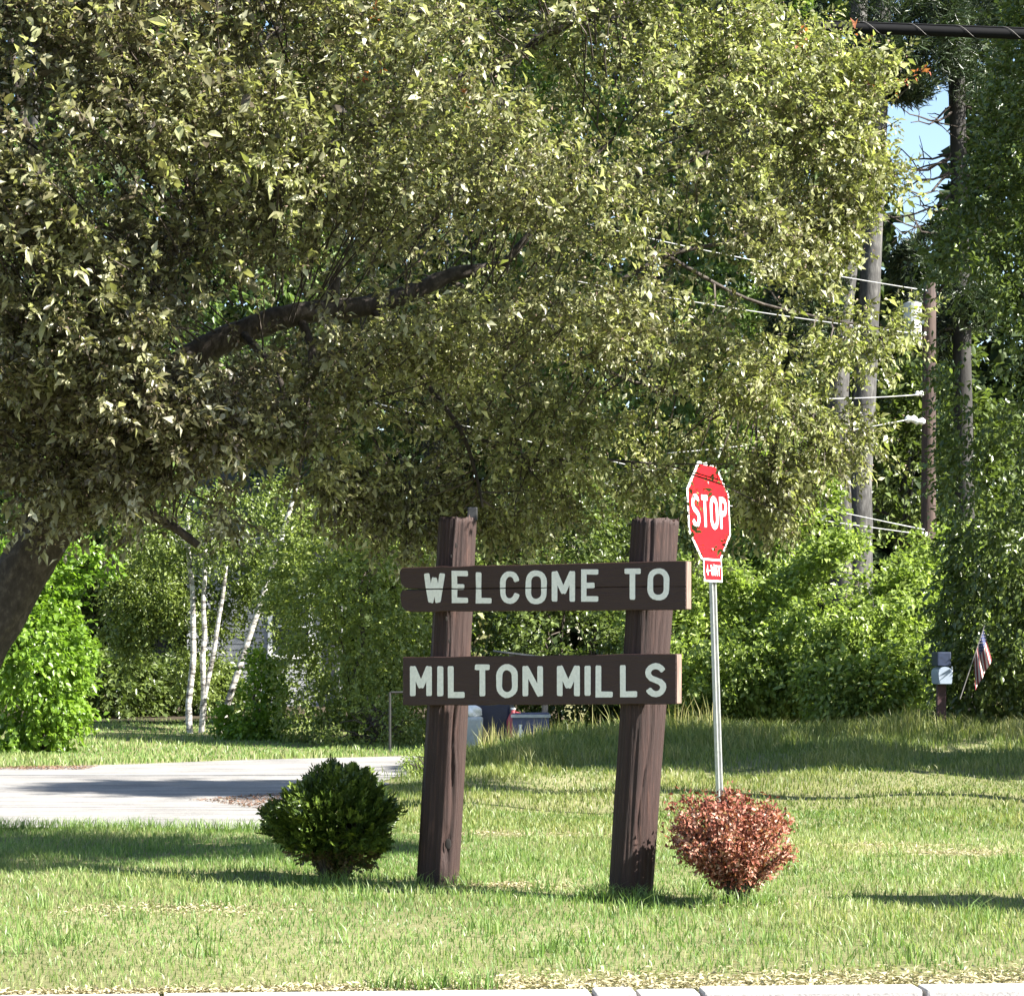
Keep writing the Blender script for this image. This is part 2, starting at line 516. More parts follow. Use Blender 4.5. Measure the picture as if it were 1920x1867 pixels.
mx_ = nt_.nodes.new('ShaderNodeMix'); mx_.data_type = 'RGBA'; mx_.blend_type = 'MULTIPLY'; mx_.inputs[0].default_value = 1.0
nt_.links.new(old_, mx_.inputs[6]); nt_.links.new(sr_.outputs[0], mx_.inputs[7]); nt_.links.new(mx_.outputs[2], bs_.inputs['Base Color'])
M['street'] = ground_mat('street asphalt', [(0.3, (0.05, 0.05, 0.05)), (0.7, (0.09, 0.09, 0.09))], 50, 0.3)
M['litter'] = leaf_mat('dry litter', [(0, (0.09, 0.045, 0.03)), (0.5, (0.20, 0.11, 0.07)), (0.75, (0.27, 0.23, 0.13)), (1, (0.38, 0.34, 0.22))], trans=0.1, rough=0.8)


# ---------------------------------------------------------------- the ground
def road_edge(Y):
    """x of the side road's right-hand edge at distance Y"""
    return np.interp(Y, [17.4, 19.0, 22.8, 26.3, 28.2, 28.9, 29.6, 33], [-1.55, -1.55, -1.25, -1.02, -0.9, 0.4, 3.0, 12.0])


_gn = sines(3, 0.9)
_gn2 = sines(4, 3.2)


def gz(X, Y):
    """height of the ground"""
    X = np.asarray(X, dtype=float); Y = np.asarray(Y, dtype=float)
    P = np.stack([X.ravel(), Y.ravel(), np.zeros(X.size)], 1)
    n = _gn(P).reshape(X.shape); n2 = _gn2(P).reshape(X.shape)
    top = 0.29 + 0.006 * np.clip(X, -2, 9) + 0.16 * sstep(5.3, 6.8, X)
    edge = road_edge(Y)
    m = sstep(0.0, 1.4, X - edge)
    rise = 0.16 * sstep(16.6, 18.2, Y) + 0.84 * sstep(18.5, 30.0, Y)
    z = top * rise * m
    z *= 1 - 0.85 * sstep(30.4, 32.5, Y) * (1 - sstep(1.0, 3.5, X))
    far = sstep(31.0, 44.0, Y) * 0.22 * (X < 2)
    lawn = 0.012 * n + 0.006 * n2
    return z + far + lawn * sstep(9.2, 10.5, Y) * (0.35 + 0.65 * (m > 0.02)) + 0.03 * n * m * sstep(17, 19, Y)


def sheet(name, xs, ys, mat, hfun, kind='structure'):
    GX, GY = np.meshgrid(xs, ys)
    Z = hfun(GX, GY)
    V = np.stack([GX.ravel(), GY.ravel(), Z.ravel()], 1)
    nx = len(xs)
    i = np.arange((len(ys) - 1) * (nx - 1)); r, c = i // (nx - 1), i % (nx - 1)
    a = r * nx + c
    o = mesh_obj(name, V, np.stack([a, a + 1, a + nx + 1, a + nx], 1), mat, None, kind, smooth=True)
    return o


xs = np.concatenate([[-400, -120, -60, -30, -18], np.linspace(-12, 14, 110), [20, 35, 60, 120, 400]])
ys = np.concatenate([np.linspace(9.17, 36, 130), [38, 41, 45, 52, 65, 90, 150, 300, 700]])
# the ground starts behind the kerb line, which runs slightly askew
def kerb_y(X): return 9.095 + 0.073 * np.asarray(X, dtype=float)
GX, GY = np.meshgrid(xs, ys)
skew = 1 - sstep(9.17, 12.0, GY)
GY2 = GY + skew * (kerb_y(np.clip(GX, -30, 30)) - 9.17 + 0.005)
V = np.stack([GX.ravel(), GY2.ravel(), gz(GX, GY2).ravel()], 1)
nx = len(xs)
i = np.arange((len(ys) - 1) * (nx - 1)); a = (i // (nx - 1)) * nx + i % (nx - 1)
mesh_obj('ground', V, np.stack([a, a + 1, a + nx + 1, a + nx], 1), M['soil'], None, 'structure', smooth=True)
# leaf mould under the wood, its dark colour also standing in for deep shade
fx = np.linspace(-60, 60, 90); fy = np.concatenate([np.linspace(36.5, 60, 60), [80, 120]])
GX, GY = np.meshgrid(fx, fy); GY = GY + np.where(GY < 38, 1.2 * np.sin(GX * 0.9) + 0.6 * np.sin(GX * 2.3) + 1.6 * (GX < 1.5), 0)
V = np.stack([GX.ravel(), GY.ravel(), (gz(GX, GY) + 0.02).ravel()], 1)
i = np.arange((len(fy) - 1) * 89); a = (i // 89) * 90 + i % 89
mesh_obj('forest_floor', V, np.stack([a, a + 1, a + 91, a + 90], 1), M['mould'], None, 'structure', smooth=True)
# the street the camera stands beside, below the kerb
mesh_obj('street', [(-400, -300, -0.13), (400, -300, -0.13), (400, 33, -0.13), (30, 10.9, -0.13), (-30, 7.2, -0.13), (-400, -14, -0.13)], [(0, 1, 2, 3, 4, 5)], M['street'], None, 'structure')

# side road: a strip that follows the ground, 6 mm above it
rows = []
for Y in np.concatenate([np.linspace(17.35, 28.0, 60), np.linspace(28.2, 33.0, 30)]):
    xr = float(road_edge(Y))
    far_left = -14.0
    lo = np.interp(Y, [25.3, 26.3, 27.9, 29.2, 31.5, 33.0], [-14, -5.4, -3.3, -1.0, 4.5, 8.0])
    x0 = far_left if Y < 25.3 else float(lo)
    wob = 0.05 * math.sin(Y * 3.1) + 0.03 * math.sin(Y * 7.7)
    rows.append([(x0 + (xr + wob - x0) * t, Y + 0.03 * math.sin(t * 23 + 1) * (Y < 17.5)) for t in np.linspace(0, 1, 24)])
R = np.array(rows)
Zr = gz(R[..., 0], R[..., 1]) + 0.012
V = np.concatenate([R.reshape(-1, 2), Zr.reshape(-1, 1)], 1)
i = np.arange((len(rows) - 1) * 23); a = (i // 23) * 24 + i % 23
mesh_obj('side_road', V, np.stack([a, a + 1, a + 25, a + 24], 1), M['asphalt'], None, 'structure', smooth=True)

# granite kerb, stone by stone
kerb = thing('granite_kerb', 'pale granite kerb of long stones along the near edge of the lawn', 'kerb', (0, 9.0, 0))
joints = [-9.2, -7.1, -5.0, -3.1, -1.3, 0.30, 0.465, 0.705, 1.545, 3.4, 5.3, 7.3, 9.4]
for k in range(len(joints) - 1):
    x0, x1 = joints[k] + 0.006, joints[k + 1] - 0.006
    d = np.array([1, 0.073, 0]); d /= np.linalg.norm(d); nrm = np.array([-d[1], d[0], 0])
    c = np.array([(x0 + x1) / 2, float(kerb_y((x0 + x1) / 2)) - 0.085, -0.113])
    bm = bevelled(box(c, d, nrm, ZA, x1 - x0, 0.155, 0.27 + rng.uniform(-0.012, 0.008)), 0.012, 2)
    bm_obj('kerb_stone', bm, M['granite'], kerb)


# ---------------------------------------------------------------- leaves
def leaf_cloud(name, P, D, N, L, W, mat, parent=None, kind='stuff', rnd=None, tone=None, curl=0.12, fold=0.22, simple=False):
    """one leaf per row: base point P, axis D, upper side N, length L, width W"""
    n = len(P)
    D = unit(D); S = unit(np.cross(D, N)); U = np.cross(S, D)
    L = np.broadcast_to(L, (n,))[:, None]; W = np.broadcast_to(W, (n,))[:, None]
    tip = P + D * L - U * L * curl
    l = P + D * L * 0.42 + S * W * 0.5 + U * W * fold
    r = P + D * L * 0.42 - S * W * 0.5 + U * W * fold
    if rnd is None: rnd = rng.uniform(0, 0.95, n)
    if simple:
        V = np.stack([P, r, tip, l], 1).reshape(-1, 3)
        b = np.arange(n)[:, None] * 4
        T = np.concatenate([b + [0, 1, 2], b + [0, 2, 3]], 1).reshape(-1, 3)
        return fast_mesh(name, V, T, mat, parent, kind, rnd, tone, 2)
    mid = P + D * L * 0.5 + U * L * curl * 0.25
    V = np.stack([P, r, tip, l, mid], 1).reshape(-1, 3)
    b = np.arange(n)[:, None] * 5
    T = np.concatenate([b + [0, 1, 4], b + [4, 1, 2], b + [0, 4, 3], b + [4, 2, 3]], 1).reshape(-1, 3)
    return fast_mesh(name, V, T, mat, parent, kind, rnd, tone, 4)


def sprays(C, O, n_leaf, length, droop=0.3, jitter=0.5):
    """leaves along twigs: twig bases C, directions O -> leaf bases, leaf axes, leaf normals, twig index"""
    n = len(C)
    O = unit(O)
    t = (np.arange(n_leaf) + rng.uniform(0, 1, (n, n_leaf))) / n_leaf
    ln = length * rng.uniform(0.6, 1.3, (n, 1))
    side = unit(np.cross(O, rng.normal(size=(n, 3))))
    up2 = np.cross(side, O)
    ang = rng.uniform(0, 6.283, (n, n_leaf))
    s = (np.cos(ang)[..., None] * side[:, None] + np.sin(ang)[..., None] * up2[:, None])
    P = C[:, None] + O[:, None] * (t * ln)[..., None] + s * 0.012
    P[..., 2] -= droop * (t * ln) ** 2 * 1.2
    D = O[:, None] * 0.7 + s * 0.8 + rng.normal(size=(n, n_leaf, 3)) * jitter * 0.5
    D[..., 2] -= droop
    N = np.zeros_like(D); N[..., 2] = 1.0
    N += rng.normal(size=N.shape) * 0.75
    idx = np.repeat(np.arange(n), n_leaf)
    return P.reshape(-1, 3), D.reshape(-1, 3), N.reshape(-1, 3), idx


def crown_points(poly, Yc, tmax, n, soft=2.2, clump=0.9, seed=1, thresh=-0.25, front=0.0, aniso=(1, 1, 1), ragged=0.0):
    """n points in a crown: photo outline at distance Yc, depth up to tmax, thinner to its edge; clumped"""
    poly = np.asarray(poly, dtype=float)
    lo, hi = poly.min(0), poly.max(0)
    f = sines(seed, clump); g = sines(seed + 50, clump * 2.6)
    out, cnt = [], 0
    while cnt < n:
        m_ = n * 3
        x = rng.uniform(lo[0], hi[0], m_); y = rng.uniform(lo[1], hi[1], m_)
        k = inside(poly, x, y); x, y = x[k], y[k]
        if len(x) == 0: continue
        Yv = Yc(x, y) if callable(Yc) else np.full(len(x), Yc)
        dm = edge_dist(poly, x, y) / F * Yv
        th = tmax * np.clip(dm / soft, 0, 1) ** 0.5
        u = rng.uniform(-1, 1, len(x))
        u = np.where(rng.uniform(0, 1, len(x)) < front, -np.abs(u) ** 0.4, u)
        Y = Yv + th * u
        Q = np.stack([(x - CX) / F * Yv, Y, CAMZ + (HY - y) / F * Yv], 1)
        w = f(Q * aniso) + 0.6 * g(Q * aniso) - ragged * np.clip(1 - dm / 0.45, 0, 1)
        keep = w + rng.normal(size=len(w)) * 0.25 > thresh
        out.append(Q[keep]); cnt += keep.sum()
    return np.concatenate(out)[:n]


def wander(p0, p1, n, amp, seed):
    r = np.random.default_rng(seed)
    t = np.linspace(0, 1, n)[:, None]
    P = np.asarray(p0) * (1 - t) + np.asarray(p1) * t
    w = np.cumsum(r.normal(size=(n, 3)), 0); w -= w[0]; w -= t * w[-1]
    return P + w * amp


def tree(name, label, cat, poly, Yc, tmax, n_twigs, n_leaf, leaf, mat, trunk_px=None, trunk_r=0.12, bark_m='twig', group=None,
         seed=1, spray=0.28, droop=0.25, base=None, limbs=10, soft=1.5, clump=1.2, thresh=-0.2, aspect=0.55, front=0.3, ctr=None, limb_r=0.35):
    """a broadleaf tree or bush: tapered trunk, limbs reaching into the crown, and a crown of real leaves"""
    poly = np.asarray(poly, dtype=float)
    if base is None:
        bx = poly[:, 0].mean()
        X = (bx - CX) / F * Yc
        base = (X, Yc, float(gz(X, Yc)) - 0.02)
    t = thing(name, label, cat, base, group)
    C = crown_points(poly, Yc, tmax, n_twigs, soft=soft, seed=seed, clump=clump, thresh=thresh, front=front)
    cc = C.mean(0) if ctr is None else np.asarray(ctr)
    acc = Acc()
    if trunk_px is None:
        top = np.array([C[:, 0].mean(), Yc, C[:, 2].min() + 0.72 * (C[:, 2].max() - C[:, 2].min())])
        path = wander(base, top, 9, 0.05, seed)
    else:
        path = smooth_path([at(x, y, Yc) for x, y in trunk_px], 4)
    rad = np.linspace(trunk_r, trunk_r * 0.35, len(path))
    acc.add(tube(path, rad, 9, 0.08, seed=seed))
    r = np.random.default_rng(seed)
    for k in range(limbs):
        i = r.integers(len(path) // 4, len(path))
        c = C[r.integers(len(C))]
        if c[2] < path[i][2] - 0.3: continue
        lp = wander(path[i], c, 6, 0.04, seed + k)
        acc.add(tube(lp, np.linspace(rad[i] * limb_r + 0.004, 0.006, 6), 5))
    acc.build('trunk', M[bark_m], t, smooth=True)
    O = unit(C - cc) + rng.normal(size=C.shape) * 0.5
    P, D, N, idx = sprays(C, O, n_leaf, spray, droop)
    L = leaf * rng.uniform(0.7, 1.25, len(P))
    tw = rng.uniform(0, 1, len(C))
    rnd = np.clip(0.55 * rng.uniform(0, 1, len(P)) + 0.45 * tw[idx], 0, 1)
    leaf_cloud('crown', P, D, N, L, L * aspect, M[mat], t, 'stuff', rnd, simple=True)
    return t


# ---------------------------------------------------------------- crabapple tree over the sign
CRAB = [(-520, 840), (-300, 900), (-100, 930), (60, 975), (150, 990), (260, 985), (330, 955), (400, 985), (470, 925), (560, 925), (640, 960), (700, 975),
        (760, 1030), (830, 965), (900, 985), (980, 1030), (1040, 1005), (1110, 925), (1200, 925), (1262, 930), (1292, 868), (1385, 850), (1400, 930),
        (1430, 1000), (1480, 985), (1540, 930), (1600, 880), (1640, 810), (1590, 745), (1525, 700), (1530, 640), (1610, 655), (1700, 690), (1745, 640), (1690, 585), (1610, 550), (1640, 480),
        (1590, 420), (1690, 360), (1640, 280), (1670, 220), (1780, 160), (1720, 110), (1620, 115), (1560, 70), (1450, 45), (1430, -60), (1300, -200),
        (900, -330), (300, -380), (-300, -300), (-520, 0)]
CRAB = [(x - (38 if x > 1380 and y > 430 else 12 if x > 1380 else 0), y - (14 if y > 820 and x > 40 else 0)) for x, y in CRAB]
crabY = lambda x, y: 13.55 + 0.45 * sstep(50, 900, x) + 0.9 * sstep(620, 860, y) * sstep(500, 800, x)
crab = thing('crabapple_tree', 'big spreading crabapple tree with bronze green leaves and leaning trunk over the sign', 'tree', tuple(at(-150, 1640, 14.3)))
def crab_path(pts): return smooth_path([at(x, y, Y) for x, y, Y in pts], 5)
acc = Acc()
tp = crab_path([(-215, 1660, 14.3), (-140, 1400, 14.3), (-48, 1225, 14.3), (28, 1095, 14.3), (100, 978, 14.3), (180, 860, 14.4), (240, 770, 14.5)])
acc.add(tube(tp, np.interp(np.linspace(0, 1, len(tp)), [0, 0.1, 0.7, 1], [0.27, 0.18, 0.138, 0.10]), 30, 0.10, seed=2))
acc.build('trunk', M['crab_bark'], crab, smooth=True)
LIMBS = [
    ([(215, 800, 14.45), (290, 730, 14.5), (370, 665, 14.5), (455, 622, 14.55), (560, 588, 14.6), (690, 573, 14.7), (780, 545, 14.8), (850, 515, 14.85), (940, 500, 14.9)], 0.105, 0.036),
    ([(600, 580, 14.65), (622, 556, 14.62), (630, 520, 14.62)], 0.045, 0.034),
    ([(240, 770, 14.6), (260, 600, 15.0), (330, 420, 15.2), (420, 200, 15.3), (470, -60, 15.3)], 0.08, 0.025),
    ([(200, 840, 14.6), (150, 640, 15.2), (90, 420, 15.3), (30, 150, 15.3), (0, -120, 15.2)], 0.05, 0.015),
    ([(300, 500, 14.7), (520, 340, 15.0), (760, 200, 15.1), (960, 110, 15.0), (1060, 45, 14.9), (1165, 8, 14.9), (1240, 20, 14.9)], 0.06, 0.022),
    ([(840, 520, 14.85), (900, 560, 14.9), (1000, 570, 14.9), (1100, 560, 14.9), (1250, 480, 14.9), (1400, 440, 15.0), (1560, 330, 15.1), (1660, 240, 15.1)], 0.024, 0.007),
    ([(760, 200, 15.1), (900, 330, 15.1), (1100, 360, 15.0), (1300, 300, 15.0), (1480, 180, 15.1), (1690, 130, 15.1)], 0.022, 0.007),
    ([(940, 500, 14.9), (1010, 420, 14.9), (1090, 320, 14.8), (1150, 260, 14.8)], 0.028, 0.010),
    ([(560, 590, 14.6), (585, 660, 14.5), (575, 740, 14.4), (580, 800, 14.4), (545, 870, 14.3)], 0.030, 0.012),
    ([(690, 575, 14.7), (755, 640, 14.6), (800, 720, 14.6), (860, 800, 14.5), (890, 880, 14.5), (905, 950, 14.4)], 0.022, 0.008),
    ([(455, 625, 14.5), (520, 700, 14.2), (540, 800, 14.1), (560, 900, 14.0)], 0.024, 0.010),
    ([(200, 900, 14.2), (262, 955, 14.0), (320, 985, 13.9), (372, 1022, 13.9)], 0.035, 0.024),
    ([(640, 575, 14.7), (700, 700, 14.9), (690, 800, 15.0), (760, 900, 15.0)], 0.018, 0.007),
    ([(1000, 570, 14.9), (1080, 660, 15.0), (1200, 720, 15.0), (1380, 760, 15.0), (1560, 780, 15.0)], 0.016, 0.005),
    ([(1250, 480, 14.9), (1400, 560, 15.0), (1560, 600, 15.0), (1690, 620, 15.0)], 0.014, 0.005),
    ([(860, 800, 14.5), (980, 860, 14.6), (1100, 860, 14.7), (1240, 870, 14.8)], 0.014, 0.006),
    ([(420, 200, 14.9), (520, 60, 15.0), (640, -60, 15.0), (800, -180, 15.0)], 0.05, 0.02),
]
lc = []
for k, (pts, r0, r1) in enumerate(LIMBS):
    p_ = crab_path(pts)
    lc.append(p_)
    v, f = tube(p_, np.linspace(r0, r1, len(p_)), 10 if r0 > 0.04 else 7, 0.10, seed=k)
    mesh_obj('limb', v, f, M['crab_bark'], crab, smooth=True)
limb_pts = np.concatenate(lc)
C = crown_points(CRAB, crabY, 1.7, 12900, soft=1.6, clump=3.0, seed=12, thresh=0.0, front=0.4, aniso=(0.75, 0.9, 1.6), ragged=0.55)
# a few thin shoots hang before the stop sign
ex = [(1294, 880), (1288, 900), (1284, 930), (1282, 950), (1286, 970), (1345, 1012), (1322, 1022), (1356, 1005), (1366, 995), (1334, 1026), (1310, 1036), (1292, 1000),
      (1065, 1010), (1050, 990), (893, 1150), (900, 1180), (888, 1200), (895, 1220)]
nf = 260
fxp = rng.normal(175, 95, nf); fyp = rng.normal(840, 95, nf)
okf = fyp < 985 - 0.12 * np.abs(fxp - 120)
Cf0 = np.array([at(a_, b_, rng.uniform(13.2, 14.0)) for a_, b_ in zip(fxp[okf], fyp[okf])])
C = np.concatenate([C, Cf0])
for poly_, y_, t_, n_, th_ in [
    ([(600, 860), (1255, 870), (1240, 915), (1120, 935), (1040, 990), (960, 1005), (880, 970), (760, 1000), (680, 955), (600, 915)], 14.75, 0.5, 430, -0.3),
    ([(1390, 690), (1550, 740), (1605, 790), (1580, 860), (1520, 905), (1450, 955), (1415, 940), (1400, 850)], 14.8, 0.5, 190, -0.2),
    ([(1500, 640), (1620, 630), (1715, 590), (1735, 625), (1660, 660), (1540, 680)], 14.6, 0.25, 60, -1.0),
    ([(1550, 790), (1625, 770), (1630, 830), (1560, 860)], 14.6, 0.2, 34, -1.0)]:
    C = np.concatenate([C, crown_points(poly_, y_, t_, n_, soft=0.6, clump=3.5, seed=int(n_), thresh=th_)])
Cx = np.array([at(x, y, 15.1) for x, y in ex[:14]] + [at(x, y, 14.0) for x, y in ex[14:]])
C = np.concatenate([C, Cx])
# the view keeps clear of the post tops: nothing nearer than the posts in the middle low part
lowmid = (C[:, 2] < 2.6) & (C[:, 1] < 13.75) & (np.abs(C[:, 0] - 0.2) < 1.1)
C[lowmid, 1] = 13.8 + rng.uniform(0, 0.6, lowmid.sum())
# the main limb shows bare for most of its length
main = np.concatenate([lc[0], lc[1], lc[11]])
mpx = CX + F * main[:, 0] / main[:, 1]; mpy = HY - F * (main[:, 2] - CAMZ) / main[:, 1]
cpx = CX + F * C[:, 0] / C[:, 1]; cpy = HY - F * (C[:, 2] - CAMZ) / C[:, 1]
dd = np.array([np.min(np.hypot(mpx - a_, mpy - b_ - 12)) for a_, b_ in zip(cpx, cpy)])
hide = (dd < 58) & (C[:, 1] < 15.0) & (rng.uniform(size=len(C)) < 0.95) & (cpx > 300)
C[hide, 1] = 15.1 + rng.uniform(0, 0.6, hide.sum())
# twigs point away from the nearest limb, a little upward at the top and hanging at the bottom
near = np.array([limb_pts[np.argmin(((limb_pts - c) ** 2).sum(1))] for c in C])
O = unit(C - near) + rng.normal(size=C.shape) * 0.45
O[:, 2] += np.where(C[:, 2] > 3.2, 0.25, -0.25)
O[-len(Cx):] *= 0.35
P, D, N, idx = sprays(C, O, 27, 0.28, 0.32, 0.8)
tpx = CX + F * P[:, 0] / P[:, 1]; tpy = HY - F * (P[:, 2] - CAMZ) / P[:, 1]
face_ = (tpx > 1296) & (tpx < 1374) & (tpy > 868) & (tpy < 1095)      # few leaves hang right before the stop sign
kp_ = np.where(idx < len(C) - len(Cx), ~face_ | (rng.uniform(size=len(idx)) < 0.12), rng.uniform(size=len(idx)) < 0.55)
P, D, N, idx = P[kp_], D[kp_], N[kp_], idx[kp_]
pxs = CX + F * C[:, 0] / C[:, 1]; pys = HY - F * (C[:, 2] - CAMZ) / C[:, 1]
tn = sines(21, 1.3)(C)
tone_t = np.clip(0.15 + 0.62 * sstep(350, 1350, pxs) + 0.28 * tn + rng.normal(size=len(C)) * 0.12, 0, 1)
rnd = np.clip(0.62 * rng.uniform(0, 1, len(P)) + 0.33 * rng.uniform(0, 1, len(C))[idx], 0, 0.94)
for (rx, ry) in [(655, 150), (690, 90), (1500, 90), (1530, 75), (1625, 95), (1680, 205), (1690, 185), (1755, 145), (860, 205)]:
    d = np.hypot(pxs - rx, pys - ry) + 30 * (C[:, 1] - 13.5)
    k = np.argsort(d)[:1]
    mk = np.isin(idx, k) & (rng.uniform(size=len(idx)) < 0.4)
    rnd[mk] = rng.uniform(0.97, 1, mk.sum())
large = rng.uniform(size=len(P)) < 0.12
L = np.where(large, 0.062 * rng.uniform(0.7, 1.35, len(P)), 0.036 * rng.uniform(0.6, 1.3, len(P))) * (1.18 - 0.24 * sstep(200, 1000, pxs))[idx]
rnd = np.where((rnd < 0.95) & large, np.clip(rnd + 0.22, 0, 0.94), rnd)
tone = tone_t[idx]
# the 300 leaves that show largest are objects of their own
lpx = CX + F * P[:, 0] / P[:, 1]; lpy = HY - F * (P[:, 2] - CAMZ) / P[:, 1]
inview = (lpx > 10) & (lpx < 1910) & (lpy > 10) & (lpy < 1050)
score = np.where(inview & (rnd < 0.95), P[:, 1] - L * 12 - rng.uniform(0, 0.9, len(P)), 1e9)
big = np.argsort(score)[:300]
keep = np.ones(len(P), bool); keep[big] = False
k1 = keep & large
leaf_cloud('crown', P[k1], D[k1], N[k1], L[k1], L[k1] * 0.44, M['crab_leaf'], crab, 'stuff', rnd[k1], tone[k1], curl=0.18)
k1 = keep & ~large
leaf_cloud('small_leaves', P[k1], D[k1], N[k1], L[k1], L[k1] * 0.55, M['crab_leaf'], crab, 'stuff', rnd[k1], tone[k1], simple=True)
shapes = []
for k in range(5):      # five single leaves, curled differently; 14 triangles each
    c_, f_ = 0.10 + 0.05 * k, 0.12 + 0.05 * k
    ts = [0, 0.2, 0.45, 0.72, 1.0]; ws = [0.03, 0.36, 0.5, 0.33, 0.0]
    v = []
    for t_, w_ in zip(ts, ws):
        zc = c_ * 0.5 * t_ - c_ * t_ * t_
        v += [(t_, w_ * 0.5, zc + w_ * f_ * 0.5), (t_, 0, zc), (t_, -w_ * 0.5, zc + w_ * f_ * 0.5)]
    f = []
    for q in range(4):
        f += [(q * 3, q * 3 + 1, q * 3 + 4, q * 3 + 3), (q * 3 + 1, q * 3 + 2, q * 3 + 5, q * 3 + 4)]
    me = bpy.data.meshes.new('leaf'); me.from_pydata(v, [], f)
    for nm in ('rnd', 'tone'):
        at_ = me.attributes.new(nm, 'FLOAT', 'FACE')
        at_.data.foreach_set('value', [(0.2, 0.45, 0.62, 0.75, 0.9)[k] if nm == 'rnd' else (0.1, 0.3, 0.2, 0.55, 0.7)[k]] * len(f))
    me.materials.append(M['crab_leaf'])
    shapes.append(me)
cb = base_of(crab)
from mathutils import Matrix
for q, k in enumerate(big):
    d = unit(D[k]); s = unit(np.cross(d, N[k])); u = np.cross(s, d)
    if u[2] < 0: s, u = -s, -u
    o = bpy.data.objects.new('leaf', shapes[q % 5]); COL.objects.link(o)
    o.parent = crab
    l_ = L[k] * 1.05
    mt = Matrix((( d[0], s[0], u[0], 0), (d[1], s[1], u[1], 0), (d[2], s[2], u[2], 0), (0, 0, 0, 1)))
    o.matrix_local = Matrix.Translation(Vector(P[k] - cb)) @ mt @ Matrix.Diagonal((l_, l_, l_, 1))
# spent blossoms and fruitlets among the leaves
sel = rng.choice(len(P), 40000)
Q = P[sel] + rng.normal(size=(len(sel), 3)) * 0.03
leaf_cloud('blossom_remains', Q, rng.normal(size=Q.shape), rng.normal(size=Q.shape), rng.uniform(0.010, 0.022, len(Q)), rng.uniform(0.006, 0.012, len(Q)), M['spent_blossom'], crab, 'stuff', rng.uniform(0, 1, len(Q)), simple=True)
# fine twigs
acc = Acc()
ci = rng.choice(len(C) - len(Cx), 1500, replace=False)
for k in ci:
    d = near[k] - C[k]
    ln = np.linalg.norm(d)
    st = C[k] + d / (ln + 1e-9) * min(ln, 0.55)
    w = wander(st, C[k] + unit(O[k]) * 0.2, 4, 0.018, int(k))
    acc.add(tube(w, np.linspace(0.007, 0.003, 4), 3, cap=False))
acc.build('twigs', M['twig'], crab, 'stuff')

# ---------------------------------------------------------------- the welcome sign
sign = thing('welcome_sign', 'brown wooden welcome sign of two boards with white letters on two round posts', 'sign', (0.2, 12.95, 0))
PHI = math.radians(33.7)
BN = np.array([-math.sin(PHI), -math.cos(PHI), 0.0])      # the way the boards face
BU = np.array([math.cos(PHI), -math.sin(PHI), 0.0])


def big_post(name, base_px, top_px, Y, r0, r1, ztop, mat, crack, seed, notch=False):
    nS, nR = 120, 90
    b = np.array([(base_px - CX) / F * Y, Y, -0.25]); t = np.array([(top_px - CX) / F * Y, Y, ztop])
    # base_px is where the post meets the ground
    g = np.array([(base_px - CX) / F * Y, Y, 0.0]); b = g + (g - t) * 0.12
    V = []
    r = np.random.default_rng(seed)
    gro = r.normal(size=nS) * 0.0016 + np.repeat(r.normal(size=nS // 3), 3) * 0.0014
    f1 = sines(seed, 5.0); f2 = sines(seed + 9, 1.6)
    for i in range(nR):
        tt = i / (nR - 1)
        c = b + (t - b) * tt
        a = np.arange(nS) / nS * 2 * math.pi
        rad = r0 + (r1 - r0) * tt
        Q = np.stack([np.cos(a) * 3.5, np.sin(a) * 3.5, np.full(nS, c[2] * 1.0)], 1)
        rr = rad + gro + 0.0012 * f1(Q) + 0.0022 * f2(Q)
        for (a0, z0, z1, w, dep, drift) in crack:
            aa = a0 + drift * math.sin(c[2] * 7 + seed) * 0.12
            dz = min(1, max(0, min(c[2] - z0, z1 - c[2]) / 0.12))
            da = np.abs((a - aa + math.pi) % (2 * math.pi) - math.pi)
            rr = rr - 0.62 * dep * dz * np.exp(-(da / w) ** 2)
        if i == nR - 1: rr = rr * 0.985
        V.append(c + np.stack([np.cos(a) * rr, np.sin(a) * rr, 0.008 * r.normal(size=nS) * (tt > 0.98)], 1))
    V = np.concatenate(V)
    Fc = [(i * nS + k, i * nS + (k + 1) % nS, (i + 1) * nS + (k + 1) % nS, (i + 1) * nS + k) for i in range(nR - 1) for k in range(nS)]
    Fc.append(tuple(range((nR - 1) * nS, nR * nS)))
    o = mesh_obj(name, V, Fc, mat, sign, smooth=True)
    return o


# angles: -pi/2 looks at the camera, 0 to the right
big_post('post', 820, 859, 13.3, 0.115, 0.105, 2.02, M['post'],
         [(-1.05, 0.15, 1.35, 0.10, 0.030, 1.0), (-0.75, 0.5, 1.1, 0.06, 0.018, 1.5), (-1.5, 1.6, 2.1, 0.06, 0.012, 0.5), (-1.2, 0.10, 0.34, 0.16, 0.045, 0), (-0.5, 1.55, 2.2, 0.10, 0.02, 0.7),
          (-2.1, 0.0, 2.2, 0.05, 0.008, 1), (-1.75, 1.0, 2.1, 0.05, 0.008, 1)], 5)
big_post('post', 1182, 1229, 12.6, 0.113, 0.122, 1.975, M['post_scorched'],
         [(-1.35, 0.2, 1.2, 0.05, 0.014, 1.2), (-1.0, 0.9, 2.1, 0.05, 0.010, 0.8), (-0.7, 0.3, 1.9, 0.05, 0.010, 1.0), (-1.8, 1.5, 2.2, 0.07, 0.014, 0.6), (-0.35, 1.2, 2.2, 0.04, 0.008, 1)], 8)
pl = at(886, 974, 13.3)
bm_obj('post_peg', bevelled(box(pl + ZA * 0.03, XA, YA, ZA, 0.055, 0.06, 0.075), 0.006), M['iron'], sign)
